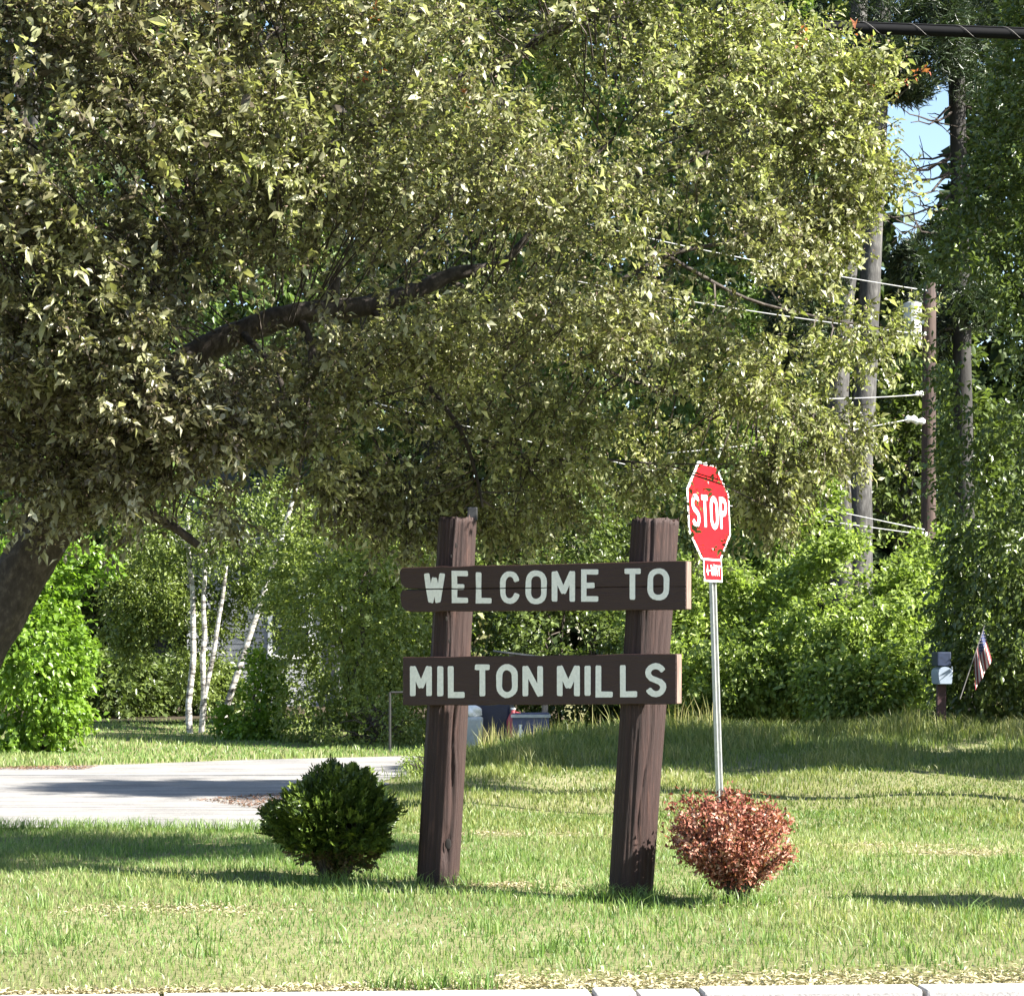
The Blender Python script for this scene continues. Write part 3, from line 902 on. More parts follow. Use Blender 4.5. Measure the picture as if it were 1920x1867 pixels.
# knot holes and bolt heads, flat dark discs with hole shade in their colour
for (kx, ky, Y, s) in [(840, 1582, 13.3, 0.020), (854, 1022, 13.3, 0.010), (837, 1160, 13.3, 0.009), (842, 1202, 13.3, 0.008), (1232, 1183, 12.6, 0.010), (1224, 1218, 12.6, 0.008), (846, 1043, 13.3, 0.007)]:
    c = at(kx, ky, Y - 0.112)
    c[0] = c[0]
    bm = bmesh.new()
    bmesh.ops.create_uvsphere(bm, u_segments=10, v_segments=6, radius=s)
    bmesh.ops.scale(bm, vec=(0.9, 0.14, 1.5), verts=bm.verts)
    bmesh.ops.translate(bm, verts=bm.verts, vec=Vector(c + YA * (0.002 + s * 0.5)))
    bm_obj('knot', bm, M['hollow'], sign, smooth=True)

BP = np.array([(846 - CX) / F * 13.3, 13.3, 0]) + BN * 0.165        # a point of the boards' front plane


def on_plane(px, py, P0, n, lift=0.0):
    d = np.array([(px - CX) / F, 1.0, (HY - py) / F]); o = np.array([0, 0, CAMZ])
    t = ((P0 + n * lift - o) @ n) / (d @ n)
    return o + d * t


def slab(corners, thick, n, worn_left=False, div=26, seed=0):
    """board from its front outline: corners (bl, br, tr, tl); thickness behind the front"""
    bl, br, tr, tl = corners
    r = np.random.default_rng(seed)
    ts = np.linspace(0, 1, div)
    bot = [bl + (br - bl) * t + ZA * r.normal() * 0.0012 for t in ts]
    top = [tl + (tr - tl) * t + ZA * r.normal() * 0.0012 for t in ts]
    if worn_left:
        e = BU * 0.05
        left = [tl + e * 0.25, tl * 0.8 + bl * 0.2 - e * 0.1, tl * 0.5 + bl * 0.5, tl * 0.25 + bl * 0.75 + e * 0.12]
        top[0] = tl + e * 0.6
        bot[0] = bl + e * 0.75 + ZA * 0.004
        ring = bot + top[::-1] + left
    else:
        ring = bot + top[::-1]
    N_ = len(ring)
    V = [p_ for p_ in ring] + [p_ - n * thick for p_ in ring]
    Fc = [tuple(range(N_)), tuple(range(2 * N_ - 1, N_ - 1, -1))]
    Fc += [(i, i + N_, (i + 1) % N_ + N_, (i + 1) % N_) for i in range(N_)]
    return np.array(V), Fc


def pl_(px, py): return on_plane(px, py, BP, BN)


def add_board(name, corners, thick, worn, seed):
    bm = bmesh.new()
    v, f = slab(corners, thick, BN, worn, seed=seed)
    vs = [bm.verts.new(q) for q in v]
    for q in f: bm.faces.new([vs[k] for k in q])
    bmesh.ops.recalc_face_normals(bm, faces=bm.faces)
    sharp = [e for e in bm.edges if len(e.link_faces) == 2 and e.calc_face_angle(0) > 1.0]
    bmesh.ops.bevel(bm, geom=sharp, offset=0.003, segments=1, affect='EDGES', clamp_overlap=True)
    return bm_obj(name, bm, M['board'], sign)


# upper board: split along its length, the split closing to the right
CR = [(748, 1103.5), (1005, 1101.5), (1286, 1098)]
b1 = add_board('upper_board', [pl_(750, 1104), pl_(1286, 1098.6), pl_(1286, 1051), pl_(750, 1064)], 0.052, True, 1)
b1b = add_board('upper_board', [pl_(751, 1147), pl_(1286, 1143), pl_(1286, 1099.2), pl_(751, 1105.9)], 0.052, True, 2)
b2 = add_board('lower_board', [pl_(755, 1322), pl_(1268, 1320), pl_(1268, 1225), pl_(755, 1232)], 0.052, False, 3)
q0, q1 = pl_(757, 1105), pl_(1270, 1099)
bm_obj('split_backing', bevelled(box((q0 + q1) / 2 - BN * 0.040, BU, BN, ZA, np.linalg.norm(q1 - q0), 0.020, 0.012), 0.001, 1), M['iron'], sign)  # dark strip added behind the split, standing in for shade in the gap
# pale end grain on the right ends, lighter than the board faces
for (px, y0, y1) in [(1286, 1052.5, 1141.5), (1268, 1226.5, 1318.5)]:
    a_, b_ = pl_(px, y1), pl_(px, y0)
    c = (a_ + b_) / 2 - BN * 0.026 + BU * 0.0015
    bm_obj('end_grain', bevelled(box(c, BU, BN, unit(b_ - a_), 0.004, 0.047, np.linalg.norm(b_ - a_)), 0.001, 1), M['end_grain'], sign)


def arc(cx, cy, rx, ry, a0, a1, n=10):
    return [(cx + rx * math.cos(math.radians(a)), cy + ry * math.sin(math.radians(a))) for a in np.linspace(a0, a1, n)]


ry = 0.30
GLYPH = {
    'W': [[(0, 1), (0.26, 0.03)], [(0.26, 0.0), (0.5, 0.84)], [(0.5, 0.84), (0.74, 0.0)], [(0.74, 0.03), (1, 1)]],
    'E': [[(1, 1), (0, 1), (0, 0), (1, 0)], [(0.0, 0.5), (0.72, 0.5)]],
    'L': [[(0, 1), (0, 0), (1, 0)]],
    'C': [arc(0.5, 1 - ry, 0.5, ry, 12, 180) + arc(0.5, ry, 0.5, ry, 180, 348)],
    'O': [arc(0.5, 1 - ry, 0.5, ry, 0, 180) + arc(0.5, ry, 0.5, ry, 180, 360) + [(1, 1 - ry)]],
    'M': [[(0, 0), (0, 1)], [(0.02, 0.99), (0.5, 0.3)], [(0.5, 0.3), (0.98, 0.99)], [(1, 1), (1, 0)]],
    'T': [[(0, 1), (1, 1)], [(0.5, 1), (0.5, 0)]],
    'I': [[(0.5, 1), (0.5, 0)]],
    'N': [[(0, 0), (0, 1)], [(0.02, 0.99), (0.98, 0.01)], [(1, 0), (1, 1)]],
    'S': [arc(0.5, 0.75, 0.5, 0.25, 25, 200, 9) + [(0.2, 0.57), (0.8, 0.43)] + arc(0.5, 0.25, 0.5, 0.25, 20, -155, 9)],
    'P': [[(0, 0), (0, 1), (0.5, 1)] + arc(0.5, 0.75, 0.5, 0.25, 80, -80, 8) + [(0.5, 0.5), (0.02, 0.5)]],
    'A': [[(0, 0), (0.47, 1)], [(0.53, 1), (1, 0)], [(0.18, 0.33), (0.82, 0.33)]],
    'Y': [[(0, 1), (0.5, 0.46)], [(0.5, 0.46), (1, 1)], [(0.5, 0.5), (0.5, 0)]],
    '4': [[(0.75, 0), (0.75, 1), (0, 0.3), (1, 0.3)]],
    '-': [[(0.1, 0.45), (0.9, 0.45)]],
}


def stroke_poly(pts, w):
    """outline halves of a thick line with rounded ends"""
    P = [np.array(p_, dtype=float) for p_ in pts]
    closed = np.allclose(P[0], P[-1])
    n = len(P)
    Lf, Rt = [], []
    for i in range(n):
        a = P[i] - P[i - 1] if i > 0 else (P[-1] - P[-2] if closed else P[1] - P[0])
        b = P[i + 1] - P[i] if i < n - 1 else (P[1] - P[0] if closed else P[-1] - P[-2])
        a = unit(a); b = unit(b)
        na, nb = np.array([-a[1], a[0]]), np.array([-b[1], b[0]])
        m_ = unit(na + nb)
        c_ = max(float(m_ @ na), 0.05)
        k = 1.0 / c_ if c_ > 0.62 else (1.18 if c_ > 0.4 else 0.98)
        Lf.append(P[i] + m_ * w / 2 * k); Rt.append(P[i] - m_ * w / 2 * k)
    return P, Lf, Rt, closed


def letter(ch, x0, x1, yb, yt, w, place, depth, skip_round=False):
    """bmesh of one letter; (x, y) up-positive in flat units, place(x, y, lift) puts them on the sign"""
    bm = bmesh.new()
    ix0, ix1 = x0 + w / 2, x1 - w / 2
    if ch == 'I': ix0, ix1 = (x0 + x1) / 2 - 0.01, (x0 + x1) / 2 + 0.01
    iy0, iy1 = yb + w / 2, yt - w / 2
    for si, st in enumerate(GLYPH[ch]):
        pts = [(ix0 + (ix1 - ix0) * u, iy0 + (iy1 - iy0) * v) for u, v in st]
        P, Lf, Rt, closed = stroke_poly(pts, w)
        lift = depth + si * 0.0004
        if closed:
            Lf, Rt = Lf[:-1], Rt[:-1]
            nL = len(Lf)
            A = [bm.verts.new(place(*q, lift)) for q in Lf]; B = [bm.verts.new(place(*q, lift)) for q in Rt]
            A0 = [bm.verts.new(place(*q, 0.0005)) for q in Lf]; B0 = [bm.verts.new(place(*q, 0.0005)) for q in Rt]
            for i in range(nL):
                j = (i + 1) % nL
                bm.faces.new((A[i], A[j], B[j], B[i])); bm.faces.new((A[i], A0[i], A0[j], A[j])); bm.faces.new((B[i], B[j], B0[j], B0[i]))
        else:
            d0 = unit(P[0] - P[1]); d1 = unit(P[-1] - P[-2])
            cap0 = [P[0] + w / 2 * 0.42 * d0 + (Lf[0] - P[0]) * 0.75, P[0] + w / 2 * 0.42 * d0 + (Rt[0] - P[0]) * 0.75]
            cap1 = [P[-1] + w / 2 * 0.42 * d1 + (Lf[-1] - P[-1]) * 0.75, P[-1] + w / 2 * 0.42 * d1 + (Rt[-1] - P[-1]) * 0.75]
            # push square ends out to the letter's own edge
            Lf2 = [cap0[0]] + Lf + [cap1[0]]; Rt2 = [cap0[1]] + Rt + [cap1[1]]
            A = [bm.verts.new(place(*q, lift)) for q in Lf2]; B = [bm.verts.new(place(*q, lift)) for q in Rt2]
            A0 = [bm.verts.new(place(*q, 0.0005)) for q in Lf2]; B0 = [bm.verts.new(place(*q, 0.0005)) for q in Rt2]
            m_ = len(A)
            for i in range(m_ - 1):
                bm.faces.new((A[i], A[i + 1], B[i + 1], B[i])); bm.faces.new((A[i], A0[i], A0[i + 1], A[i + 1])); bm.faces.new((B[i], B[i + 1], B0[i + 1], B0[i]))
            bm.faces.new((A[0], B[0], B0[0], A0[0])); bm.faces.new((A[-1], A0[-1], B0[-1], B[-1]))
    bmesh.ops.recalc_face_normals(bm, faces=bm.faces)
    return bm


zs = 700 / 1920
def zx(v): return 700 + v * zs
def zy(v): return 840 + v * zs
def board_place(x, y, lift): return Vector(on_plane(x, -y, BP, BN, lift))


def cut_by_split(bm):
    """takes the split's gap out of a letter of the upper board"""
    parts = []
    a1, a2 = pl_(750, 1103.6), pl_(1286, 1098.6)
    b1_, b2_ = pl_(751, 1106.2), pl_(1286, 1099.3)
    for (p0, p1, up) in ((a1, a2, True), (b1_, b2_, False)):
        c = bm.copy()
        nn = unit(np.cross(BN, p1 - p0))
        if nn[2] < 0: nn = -nn
        bmesh.ops.bisect_plane(c, geom=list(c.verts) + list(c.edges) + list(c.faces), plane_co=Vector(p0), plane_no=Vector(nn), clear_outer=not up, clear_inner=up)
        parts.append(c)
    bm.free()
    m_ = bpy.data.meshes.new('tmp')
    parts[1].to_mesh(m_); parts[0].from_mesh(m_); parts[1].free(); bpy.data.meshes.remove(m_)
    return parts[0]


ROW1 = [('W', 260, 368, 635, 803), ('E', 403, 495, 630, 797), ('L', 527, 617, 630, 798), ('C', 652, 752, 632, 801), ('O', 783, 892, 628, 803), ('M', 918, 1038, 625, 797), ('E', 1068, 1165, 622, 790), ('T', 1283, 1383, 618, 787), ('O', 1410, 1522, 617, 783)]
ROW2 = [('M', 188, 302, 1112, 1283), ('I', 330, 358, 1112, 1284), ('L', 383, 478, 1112, 1283), ('T', 513, 608, 1111, 1284), ('O', 632, 743, 1110, 1284), ('N', 767, 873, 1111, 1284), ('M', 943, 1062, 1110, 1283), ('I', 1088, 1117, 1109, 1282), ('L', 1142, 1240, 1108, 1281), ('L', 1268, 1365, 1107, 1280), ('S', 1398, 1507, 1105, 1279)]
for rowi, row in enumerate((ROW1, ROW2)):
    for (ch, x0, x1, yt, yb) in row:
        bm = letter(ch, zx(x0), zx(x1), -zy(yb), -zy(yt), 10.4 if rowi == 0 else 11.2, board_place, 0.0035)
        if rowi == 0 and x0 < 900: bm = cut_by_split(bm)
        # hand-cut wobble
        for v in bm.verts:
            s = math.sin(v.co.x * 61 + v.co.z * 47) * 0.0012
            v.co += Vector(BU * s) + Vector((0, 0, math.sin(v.co.x * 83 - v.co.z * 59) * 0.0010))
        bm_obj('letter', bm, M['letter'], sign)

# ---------------------------------------------------------------- stop sign
SY = 18.4
ss = thing('stop_sign', 'red octagonal stop sign with a small plaque on a leaning galvanised post', 'stop sign', tuple(at(1353, 1217 + F * 1.2 / SY, SY)))
ROT = math.radians(60.5)
lean = 0.05
SNh = np.array([math.sin(ROT), -math.cos(ROT), 0.0])
SV = unit(ZA - SNh * lean)
SN = unit(SNh + ZA * lean)
SU = np.cross(SV, SN) * 1.0
if SU[0] < 0: SU = -SU
SC = at(1329.5, 960.5, SY - 0.075)


def s_place(c, lift0=0.0):
    return lambda x, y, lift: Vector(c + SU * x + SV * y + SN * (lift + lift0))


def octagon(c, rad, lift, thick):
    A = [c + SU * rad * math.cos(math.radians(22.5 + 45 * k)) + SV * rad * math.sin(math.radians(22.5 + 45 * k)) + SN * lift for k in range(8)]
    V = A + [q - SN * thick for q in A]
    return np.array(V), [tuple(range(8)), tuple(range(15, 7, -1))] + [(k, k + 8, (k + 1) % 8 + 8, (k + 1) % 8) for k in range(8)]


oct_r = 0.381 / math.cos(math.radians(22.5))
v, f = octagon(SC, oct_r, 0.0, 0.003); mesh_obj('sign_panel', v, f, M['sign_white'], ss)
v, f = octagon(SC, oct_r * 0.935, 0.0035, 0.003); face = mesh_obj('sign_face', v, f, M['sign_red'], ss)
for ch, x0, x1 in [('S', -0.315, -0.175), ('T', -0.150, -0.015), ('O', 0.010, 0.155), ('P', 0.185, 0.320)]:
    bm_obj('letter', letter(ch, x0, x1, -0.128, 0.128, 0.040, s_place(SC, 0.0035), 0.0015), M['sign_white'], ss)
PC = at(1336.8, 1069, SY - 0.075)
bm_obj('plaque', bevelled(box(PC - SN * 0.0015, SU, SV, SN, 0.335, 0.178, 0.003), 0.0012, 1), M['sign_white'], ss)
mesh_obj('plaque_face', *box(PC + SN * 0.0012, SU, SV, SN, 0.300, 0.146, 0.003), M['sign_red'], ss)
for ch, x0, x1 in [('4', -0.128, -0.085), ('-', -0.078, -0.052), ('W', -0.045, 0.022), ('A', 0.026, 0.075), ('Y', 0.080, 0.128)]:
    bm_obj('letter', letter(ch, x0, x1, -0.044, 0.044, 0.012, s_place(PC, 0.0027), 0.001), M['sign_white'], ss)
# U-channel post
pb = at(1353.5, 1217 + F * 1.75 / SY, SY); pt = at(1329, 885, SY)
ax = unit(pt - pb)
prof = [(-0.040, 0.012), (-0.022, 0.012), (-0.016, -0.020), (0.016, -0.020), (0.022, 0.012), (0.040, 0.012), (0.040, 0.016), (0.019, 0.016), (0.013, -0.016), (-0.013, -0.016), (-0.019, 0.016), (-0.040, 0.016)]
FU = np.array([math.cos(ROT), math.sin(ROT), 0.0]); FD = SNh
V = [pb + FU * a_ + FD * b_ for a_, b_ in prof] + [pt + FU * a_ + FD * b_ for a_, b_ in prof]
n_ = len(prof)
mesh_obj('post', V, [(k, (k + 1) % n_, (k + 1) % n_ + n_, k + n_) for k in range(n_)] + [tuple(range(n_ - 1, -1, -1)), tuple(range(n_, 2 * n_))], M['galvanised'], ss)
for (px, py) in [(1325, 905), (1334, 1030), (1336, 1060)]:
    q = at(px, py, SY - 0.075) + SN * 0.008
    bm = bmesh.new(); bmesh.ops.create_cone(bm, cap_ends=True, segments=8, radius1=0.011, radius2=0.011, depth=0.012)
    bmesh.ops.rotate(bm, verts=bm.verts, matrix=Vector(SN).to_track_quat('Z', 'Y').to_matrix()); bmesh.ops.translate(bm, verts=bm.verts, vec=Vector(q))
    bm_obj('bolt', bm, M['galvanised'], ss)


# ---------------------------------------------------------------- the two planted bushes (and one more just outside the picture)
def cedar_bush(label, X, Y, h, w, seed, group=None):
    g = float(gz(X, Y))
    t = thing('globe_cedar', label, 'bush', (X, Y, g), group)
    r = np.random.default_rng(seed)
    acc = Acc()
    for k in range(40):
        a = r.uniform(0, 6.28)
        acc.add(tube(wander((X + 0.03 * math.cos(a), Y + 0.03 * math.sin(a), g - 0.03), (X + w * 0.3 * math.cos(a) * r.uniform(0.3, 1), Y + w * 0.3 * math.sin(a), g + h * r.uniform(0.35, 0.7)), 5, 0.012, seed + k), np.linspace(0.014, 0.004, 5), 5))
    acc.build('stems', M['twig'], t, smooth=True)
    n = 3600
    d = unit(r.normal(size=(n, 3)))
    d = d[d[:, 2] > -0.72]
    n = len(d)
    f = sines(seed, 2.6); f2 = sines(seed + 5, 7.0)
    rr = (1 + 0.16 * f(d * 1.4) + 0.07 * f2(d)) * r.uniform(0.30, 1.0, n) ** 0.5
    cz = g + h * 0.56
    C = np.stack([X + d[:, 0] * rr * w * 0.5, Y + d[:, 1] * rr * w * 0.5, cz + np.where(d[:, 2] > 0, np.abs(d[:, 2]) ** 1.25 * rr * h * 0.46, d[:, 2] * rr * h * 0.50)], 1)
    C[:, 0] = X + (C[:, 0] - X) * np.clip(0.42 + 1.7 * (C[:, 2] - g) / h, 0, 1)
    # each spray: a flat little fan of scale leaves
    O = d + np.array([0, 0, 0.55]) + r.normal(size=d.shape) * 0.25
    m_ = 11
    S = unit(np.cross(O, r.normal(size=O.shape)))
    O = unit(O)
    tt = np.linspace(0.05, 1, m_)
    sgn = np.where(np.arange(m_) % 2 == 0, 1, -1)
    ln = r.uniform(0.05, 0.095, (n, 1, 1))
    P = C[:, None] + O[:, None] * (tt[None, :, None] * ln) - O[:, None] * ln * 0.4
    D = O[:, None] * 0.9 + S[:, None] * (sgn * (1.15 - tt * 0.8))[None, :, None] + r.normal(size=(n, m_, 3)) * 0.18
    N = np.broadcast_to(np.cross(O, S)[:, None], P.shape)
    P, D, N = P.reshape(-1, 3), D.reshape(-1, 3), N.reshape(-1, 3)
    rn = np.clip(np.repeat(r.uniform(0, 0.75, n), m_) + r.uniform(0, 0.2, len(P)), 0, 1)
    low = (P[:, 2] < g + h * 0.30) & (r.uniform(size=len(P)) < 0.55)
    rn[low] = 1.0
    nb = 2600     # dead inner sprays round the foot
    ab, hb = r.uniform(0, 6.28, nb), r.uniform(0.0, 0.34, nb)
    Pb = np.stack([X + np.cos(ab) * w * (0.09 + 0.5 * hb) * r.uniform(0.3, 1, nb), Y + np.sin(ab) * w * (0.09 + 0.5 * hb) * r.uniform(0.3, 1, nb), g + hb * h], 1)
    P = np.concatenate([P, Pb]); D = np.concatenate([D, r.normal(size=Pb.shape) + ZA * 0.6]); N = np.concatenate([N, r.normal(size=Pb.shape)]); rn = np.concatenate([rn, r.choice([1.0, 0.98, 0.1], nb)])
    L_ = r.uniform(0.020, 0.040, len(P))
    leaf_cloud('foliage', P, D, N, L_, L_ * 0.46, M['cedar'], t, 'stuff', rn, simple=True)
    return t


cedar_bush('round dark green cedar bush standing left of the sign posts', (628 - CX) / F * 13.55, 13.55, 0.66, 0.74, 36)
cedar_bush('round green cedar bush on the lawn beyond the right edge', 3.12, 11.95, 1.15, 0.66, 32)


def barberry(X, Y, h, w, seed):
    g = float(gz(X, Y))
    t = thing('barberry_bush', 'red leaved barberry bush in front of the stop sign post', 'bush', (X, Y, g))
    r = np.random.default_rng(seed)
    acc = Acc()
    C, O = [], []
    cx_, cz = X - 0.005, g + h * 0.56
    fo = sines(seed, 2.2)
    for k in range(95):
        d = unit(r.normal(size=3)); d[2] = abs(d[2]) * 0.9 - 0.22 + 0.15 * r.normal()
        d = unit(d)
        rr = r.uniform(0.75, 1.05) * (1 + 0.13 * float(fo(d[None] * 1.5)[0]))
        e = np.array([cx_ + d[0] * w * 0.5 * rr, Y + d[1] * w * 0.5 * rr, cz + d[2] * h * 0.47 * rr])
        e[0] += 0.0
        mid = np.array([X + 0.03 + (e[0] - X) * 0.35, Y + (e[1] - Y) * 0.35, g + (e[2] - g) * 0.5])
        b = np.array([X + 0.035 + r.normal() * 0.022, Y + r.normal() * 0.022, g - 0.02])
        p_ = smooth_path([b, mid, e], 6) + 0
        acc.add(tube(p_, np.linspace(0.007, 0.002, len(p_)), 4, cap=False))
        m_ = 150
        tt = r.uniform(0.22, 1.0, m_) ** 0.6
        i0 = tt * (len(p_) - 1); ii = np.minimum(i0.astype(int), len(p_) - 2)
        q = p_[ii] + (p_[ii + 1] - p_[ii]) * (i0 - ii)[:, None]
        C.append(q + r.normal(size=q.shape) * 0.022); O.append(np.broadcast_to(unit(e - mid), q.shape))
    acc.build('stems', M['twig'], t, 'stuff')
    C = np.concatenate(C); O = np.concatenate(O)
    D = O * 0.5 + r.normal(size=C.shape) * 0.8
    N = r.normal(size=C.shape) + np.array([0, -0.3, 0.8])
    L_ = r.uniform(0.016, 0.034, len(C))
    rn = np.clip(r.normal(0.50, 0.28, len(C)) - 0.25 * (C[:, 2] > g + h * 0.82), 0, 1)
    leaf_cloud('foliage', C, D, N, L_, L_ * 0.55, M['barberry'], t, 'stuff', rn, simple=True)


barberry((1368 - CX) / F * 12.3 - 0.0, 12.3, 0.60, 0.64, 41)


# ---------------------------------------------------------------- grass
def blades(name, P, h, w, mat, lean=0.45, rnd=None, tone=None, label=None):
    n = len(P)
    a = rng.uniform(0, 6.283, n)
    S = np.stack([np.cos(a), np.sin(a), np.zeros(n)], 1)
    b = rng.uniform(0, 6.283, n)
    B = np.stack([np.cos(b), np.sin(b), np.zeros(n)], 1) * (np.abs(rng.normal(size=n)) * lean * h)[:, None]
    H = np.zeros((n, 3)); H[:, 2] = h
    w = np.broadcast_to(w, (n,))[:, None]
    m_ = P + H * 0.55 + B * 0.32
    V = np.stack([P - S * w / 2, P + S * w / 2, m_ + S * w * 0.38, m_ - S * w * 0.38, P + H * (1 - 0.25 * lean) + B], 1).reshape(-1, 3)
    k = np.arange(n)[:, None] * 5
    T = np.concatenate([k + [0, 1, 2], k + [0, 2, 3], k + [3, 2, 4]], 1).reshape(-1, 3)
    o = fast_mesh(name, V, T, mat, None, 'stuff', rnd, tone, 3)
    if label: o['label'] = label; o['category'] = 'grass'
    return o


def field(n, y0, y1, margin, cond, power=1.0):
    """points spread over the ground in and beside the view"""
    out, c = [], 0
    while c < n:
        Y = y0 + (y1 - y0) * rng.uniform(0, 1, n * 2) ** power
        hw = 0.2126 * Y + margin
        X = rng.uniform(-1, 1, n * 2) * (0.2126 * y1 + margin)
        k = (np.abs(X) < hw) & cond(X, Y)
        out.append(np.stack([X[k], Y[k]], 1)); c += k.sum()
    Q = np.concatenate(out)[:n]
    return np.concatenate([Q, gz(Q[:, 0], Q[:, 1])[:, None] - 0.004], 1)


pn = sines(61, 1.4); pn2 = sines(62, 5.0); pn3 = sines(63, 0.6)
bare_spots = [((930 - CX) / F * 13.2, 13.2, 0.42, 0.16, 1.0), ((1180 - CX) / F * 12.6, 12.6, 0.2, 0.15, 0.6), ((820 - CX) / F * 13.3, 13.3, 0.2, 0.14, 0.8), ((1390 - CX) / F * 12.25, 12.2, 0.22, 0.14, 0.7),
              ((1830 - CX) / F * 15.4, 15.4, 0.75, 0.28, 1.1), ((960 - CX) / F * 17.0, 16.9, 0.9, 0.22, 0.8), ((1560 - CX) / F * 15.9, 15.9, 0.9, 0.16, 0.7), ((330 - CX) / F * 12.3, 12.0, 0.6, 0.3, 0.35)]


def bare(X, Y):
    """0 full grass, 1 bare soil"""
    b = np.zeros(len(X))
    P = np.stack([X, Y, np.zeros(len(X))], 1)
    wob = 0.35 * pn2(P)
    for (x, y, rx, ry_, s) in bare_spots:
        b = np.maximum(b, s * np.clip(1.25 + 0.6 * wob - np.hypot((X - x) / rx, (Y - y) / ry_), 0, 1))
    ky = Y - kerb_y(X)
    strip = np.clip(1.15 + 0.5 * wob - ky / (0.10 + 0.38 * sstep(-1.3, 0.4, X)), 0, 1)
    b = np.maximum(b, strip)
    return np.clip(b, 0, 1)


def lawn_ok(X, Y):
    k = (Y > kerb_y(X) + 0.015) & ~((Y > 17.33) & (X < road_edge(Y) + 0.02))
    return k & (rng.uniform(size=len(X)) > bare(X, Y) * 0.93)


P = field(136000, 8.9, 18.6, 1.2, lawn_ok, 0.9)
q = P * [1, 1, 0]
hh = (0.040 + 0.010 * pn(q) + 0.007 * pn2(q)).clip(0.02, 0.09) * rng.uniform(0.55, 1.35, len(P))
edge_fr = 1 - 0.45 * sstep(0.9, 0.0, P[:, 1] - kerb_y(P[:, 0]))
hh *= edge_fr
bb = bare(P[:, 0], P[:, 1])
hh *= 1 - 0.45 * bb
tone = np.clip(0.14 + 0.16 * pn(q) + 0.18 * pn3(q) + 0.6 * bb + 0.20 * sstep(12.0, 9.6, P[:, 1]) + rng.normal(size=len(P)) * 0.15, 0, 1)
rnd = np.clip(rng.beta(2, 2.4, len(P)) + 0.15 * pn2(q) * 0.5, 0, 1)
blades('lawn_grass', P, hh, rng.uniform(0.0035, 0.0065, len(P)), M['grass'], 0.55, rnd, tone, 'short sunlit lawn grass growing between the kerb and the side road')
# longer tufts round the posts, the bushes, the kerb and along the road's edge
C = []
def tuft(x, y, n, rad): 
    C.append(np.stack([x + rng.normal(size=n) * rad, y + rng.normal(size=n) * rad * 0.7], 1))
for _ in range(90):
    x, y = rng.uniform(-2.5, 3.2), rng.uniform(9.7, 17)
    tuft(x, y, 40, 0.06)
for x in np.linspace(-4.6, -1.75, 60): tuft(x, 17.22 + rng.normal() * 0.04, 34, 0.05)
for (px, Y) in [(780, 13.1), (860, 13.2), (1130, 12.45), (1150, 12.4), (1225, 12.4), (1200, 12.4), (590, 13.3), (640, 13.25), (690, 13.3), (1330, 12.15), (1380, 12.05), (1420, 12.2), (1100, 12.5), (1440, 12.1), (545, 13.4)]:
    tuft((px - CX) / F * Y, Y, 70, 0.05)
for px in np.linspace(705, 915, 9): tuft((px - CX) / F * 9.12, 9.14, 30, 0.035)
Q = np.concatenate(C)
Q = Q[(Q[:, 1] > kerb_y(Q[:, 0]) - 0.02)]
P = np.concatenate([Q, gz(Q[:, 0], Q[:, 1])[:, None] - 0.004], 1)
blades('grass_tufts', P, rng.uniform(0.06, 0.14, len(P)), rng.uniform(0.004, 0.007, len(P)), M['grass'], 0.6, np.clip(rng.beta(3, 2, len(P)) * 0.9, 0, 1), np.clip(rng.normal(0.12, 0.15, len(P)), 0, 1), 'taller grass tufts standing in the lawn around the posts and bushes')


def bank_ok(X, Y):
    e = road_edge(Y)
    k = (X > e + 0.03 + 0.1 * rng.normal(size=len(X)))
    return k & (rng.uniform(size=len(X)) > bare(X, Y) * 0.8)


P = field(72000, 17.0, 33.0, 1.5, bank_ok, 1.0)
q = P * [1, 1, 0]
tall = sstep(21.0, 27.0, P[:, 1])
hh = (0.055 + 0.02 * pn(q) + tall * (0.10 + 0.05 * pn(q) + 0.04 * pn2(q))).clip(0.03, 0.5) * rng.uniform(0.5, 1.35, len(P))
tone = np.clip(0.16 + 0.22 * pn(q) + 0.18 * pn2(q) - 0.10 * tall + 0.6 * bare(P[:, 0], P[:, 1]) + 0.5 * np.clip(1 - np.hypot((P[:, 0] - 5.6) / 0.9, (P[:, 1] - 27) / 1.2), 0, 1) + rng.normal(size=len(P)) * 0.15, 0, 1)
blades('bank_grass', P, hh, rng.uniform(0.006, 0.011, len(P)), M['tall_grass'], 0.5, np.clip(rng.beta(2, 2.2, len(P)), 0, 1), tone, 'long rough grass growing on the rising bank below the bushes')
# seeding heads standing tall by the bins
Q = np.stack([(rng.uniform(895, 1330, 500) - CX) / F * 29.6, rng.uniform(28.6, 30.4, 500)], 1)
P = np.concatenate([Q, gz(Q[:, 0], Q[:, 1])[:, None] - 0.01], 1)
blades('seed_grass', P, rng.uniform(0.28, 0.52, len(P)), 0.011, M['tall_grass'], 0.25, rng.uniform(0.75, 1, len(P)), rng.uniform(0.2, 0.7, len(P)), 'pale seeding grass stalks standing along the top of the bank')


def far_ok(X, Y):
    lo = np.interp(Y, [25.3, 26.3, 27.9, 29.2, 31.5, 33.0], [-14, -5.4, -3.3, -1.0, 4.5, 8.0])
    return (X < lo - 0.05) & (X < 1.5)


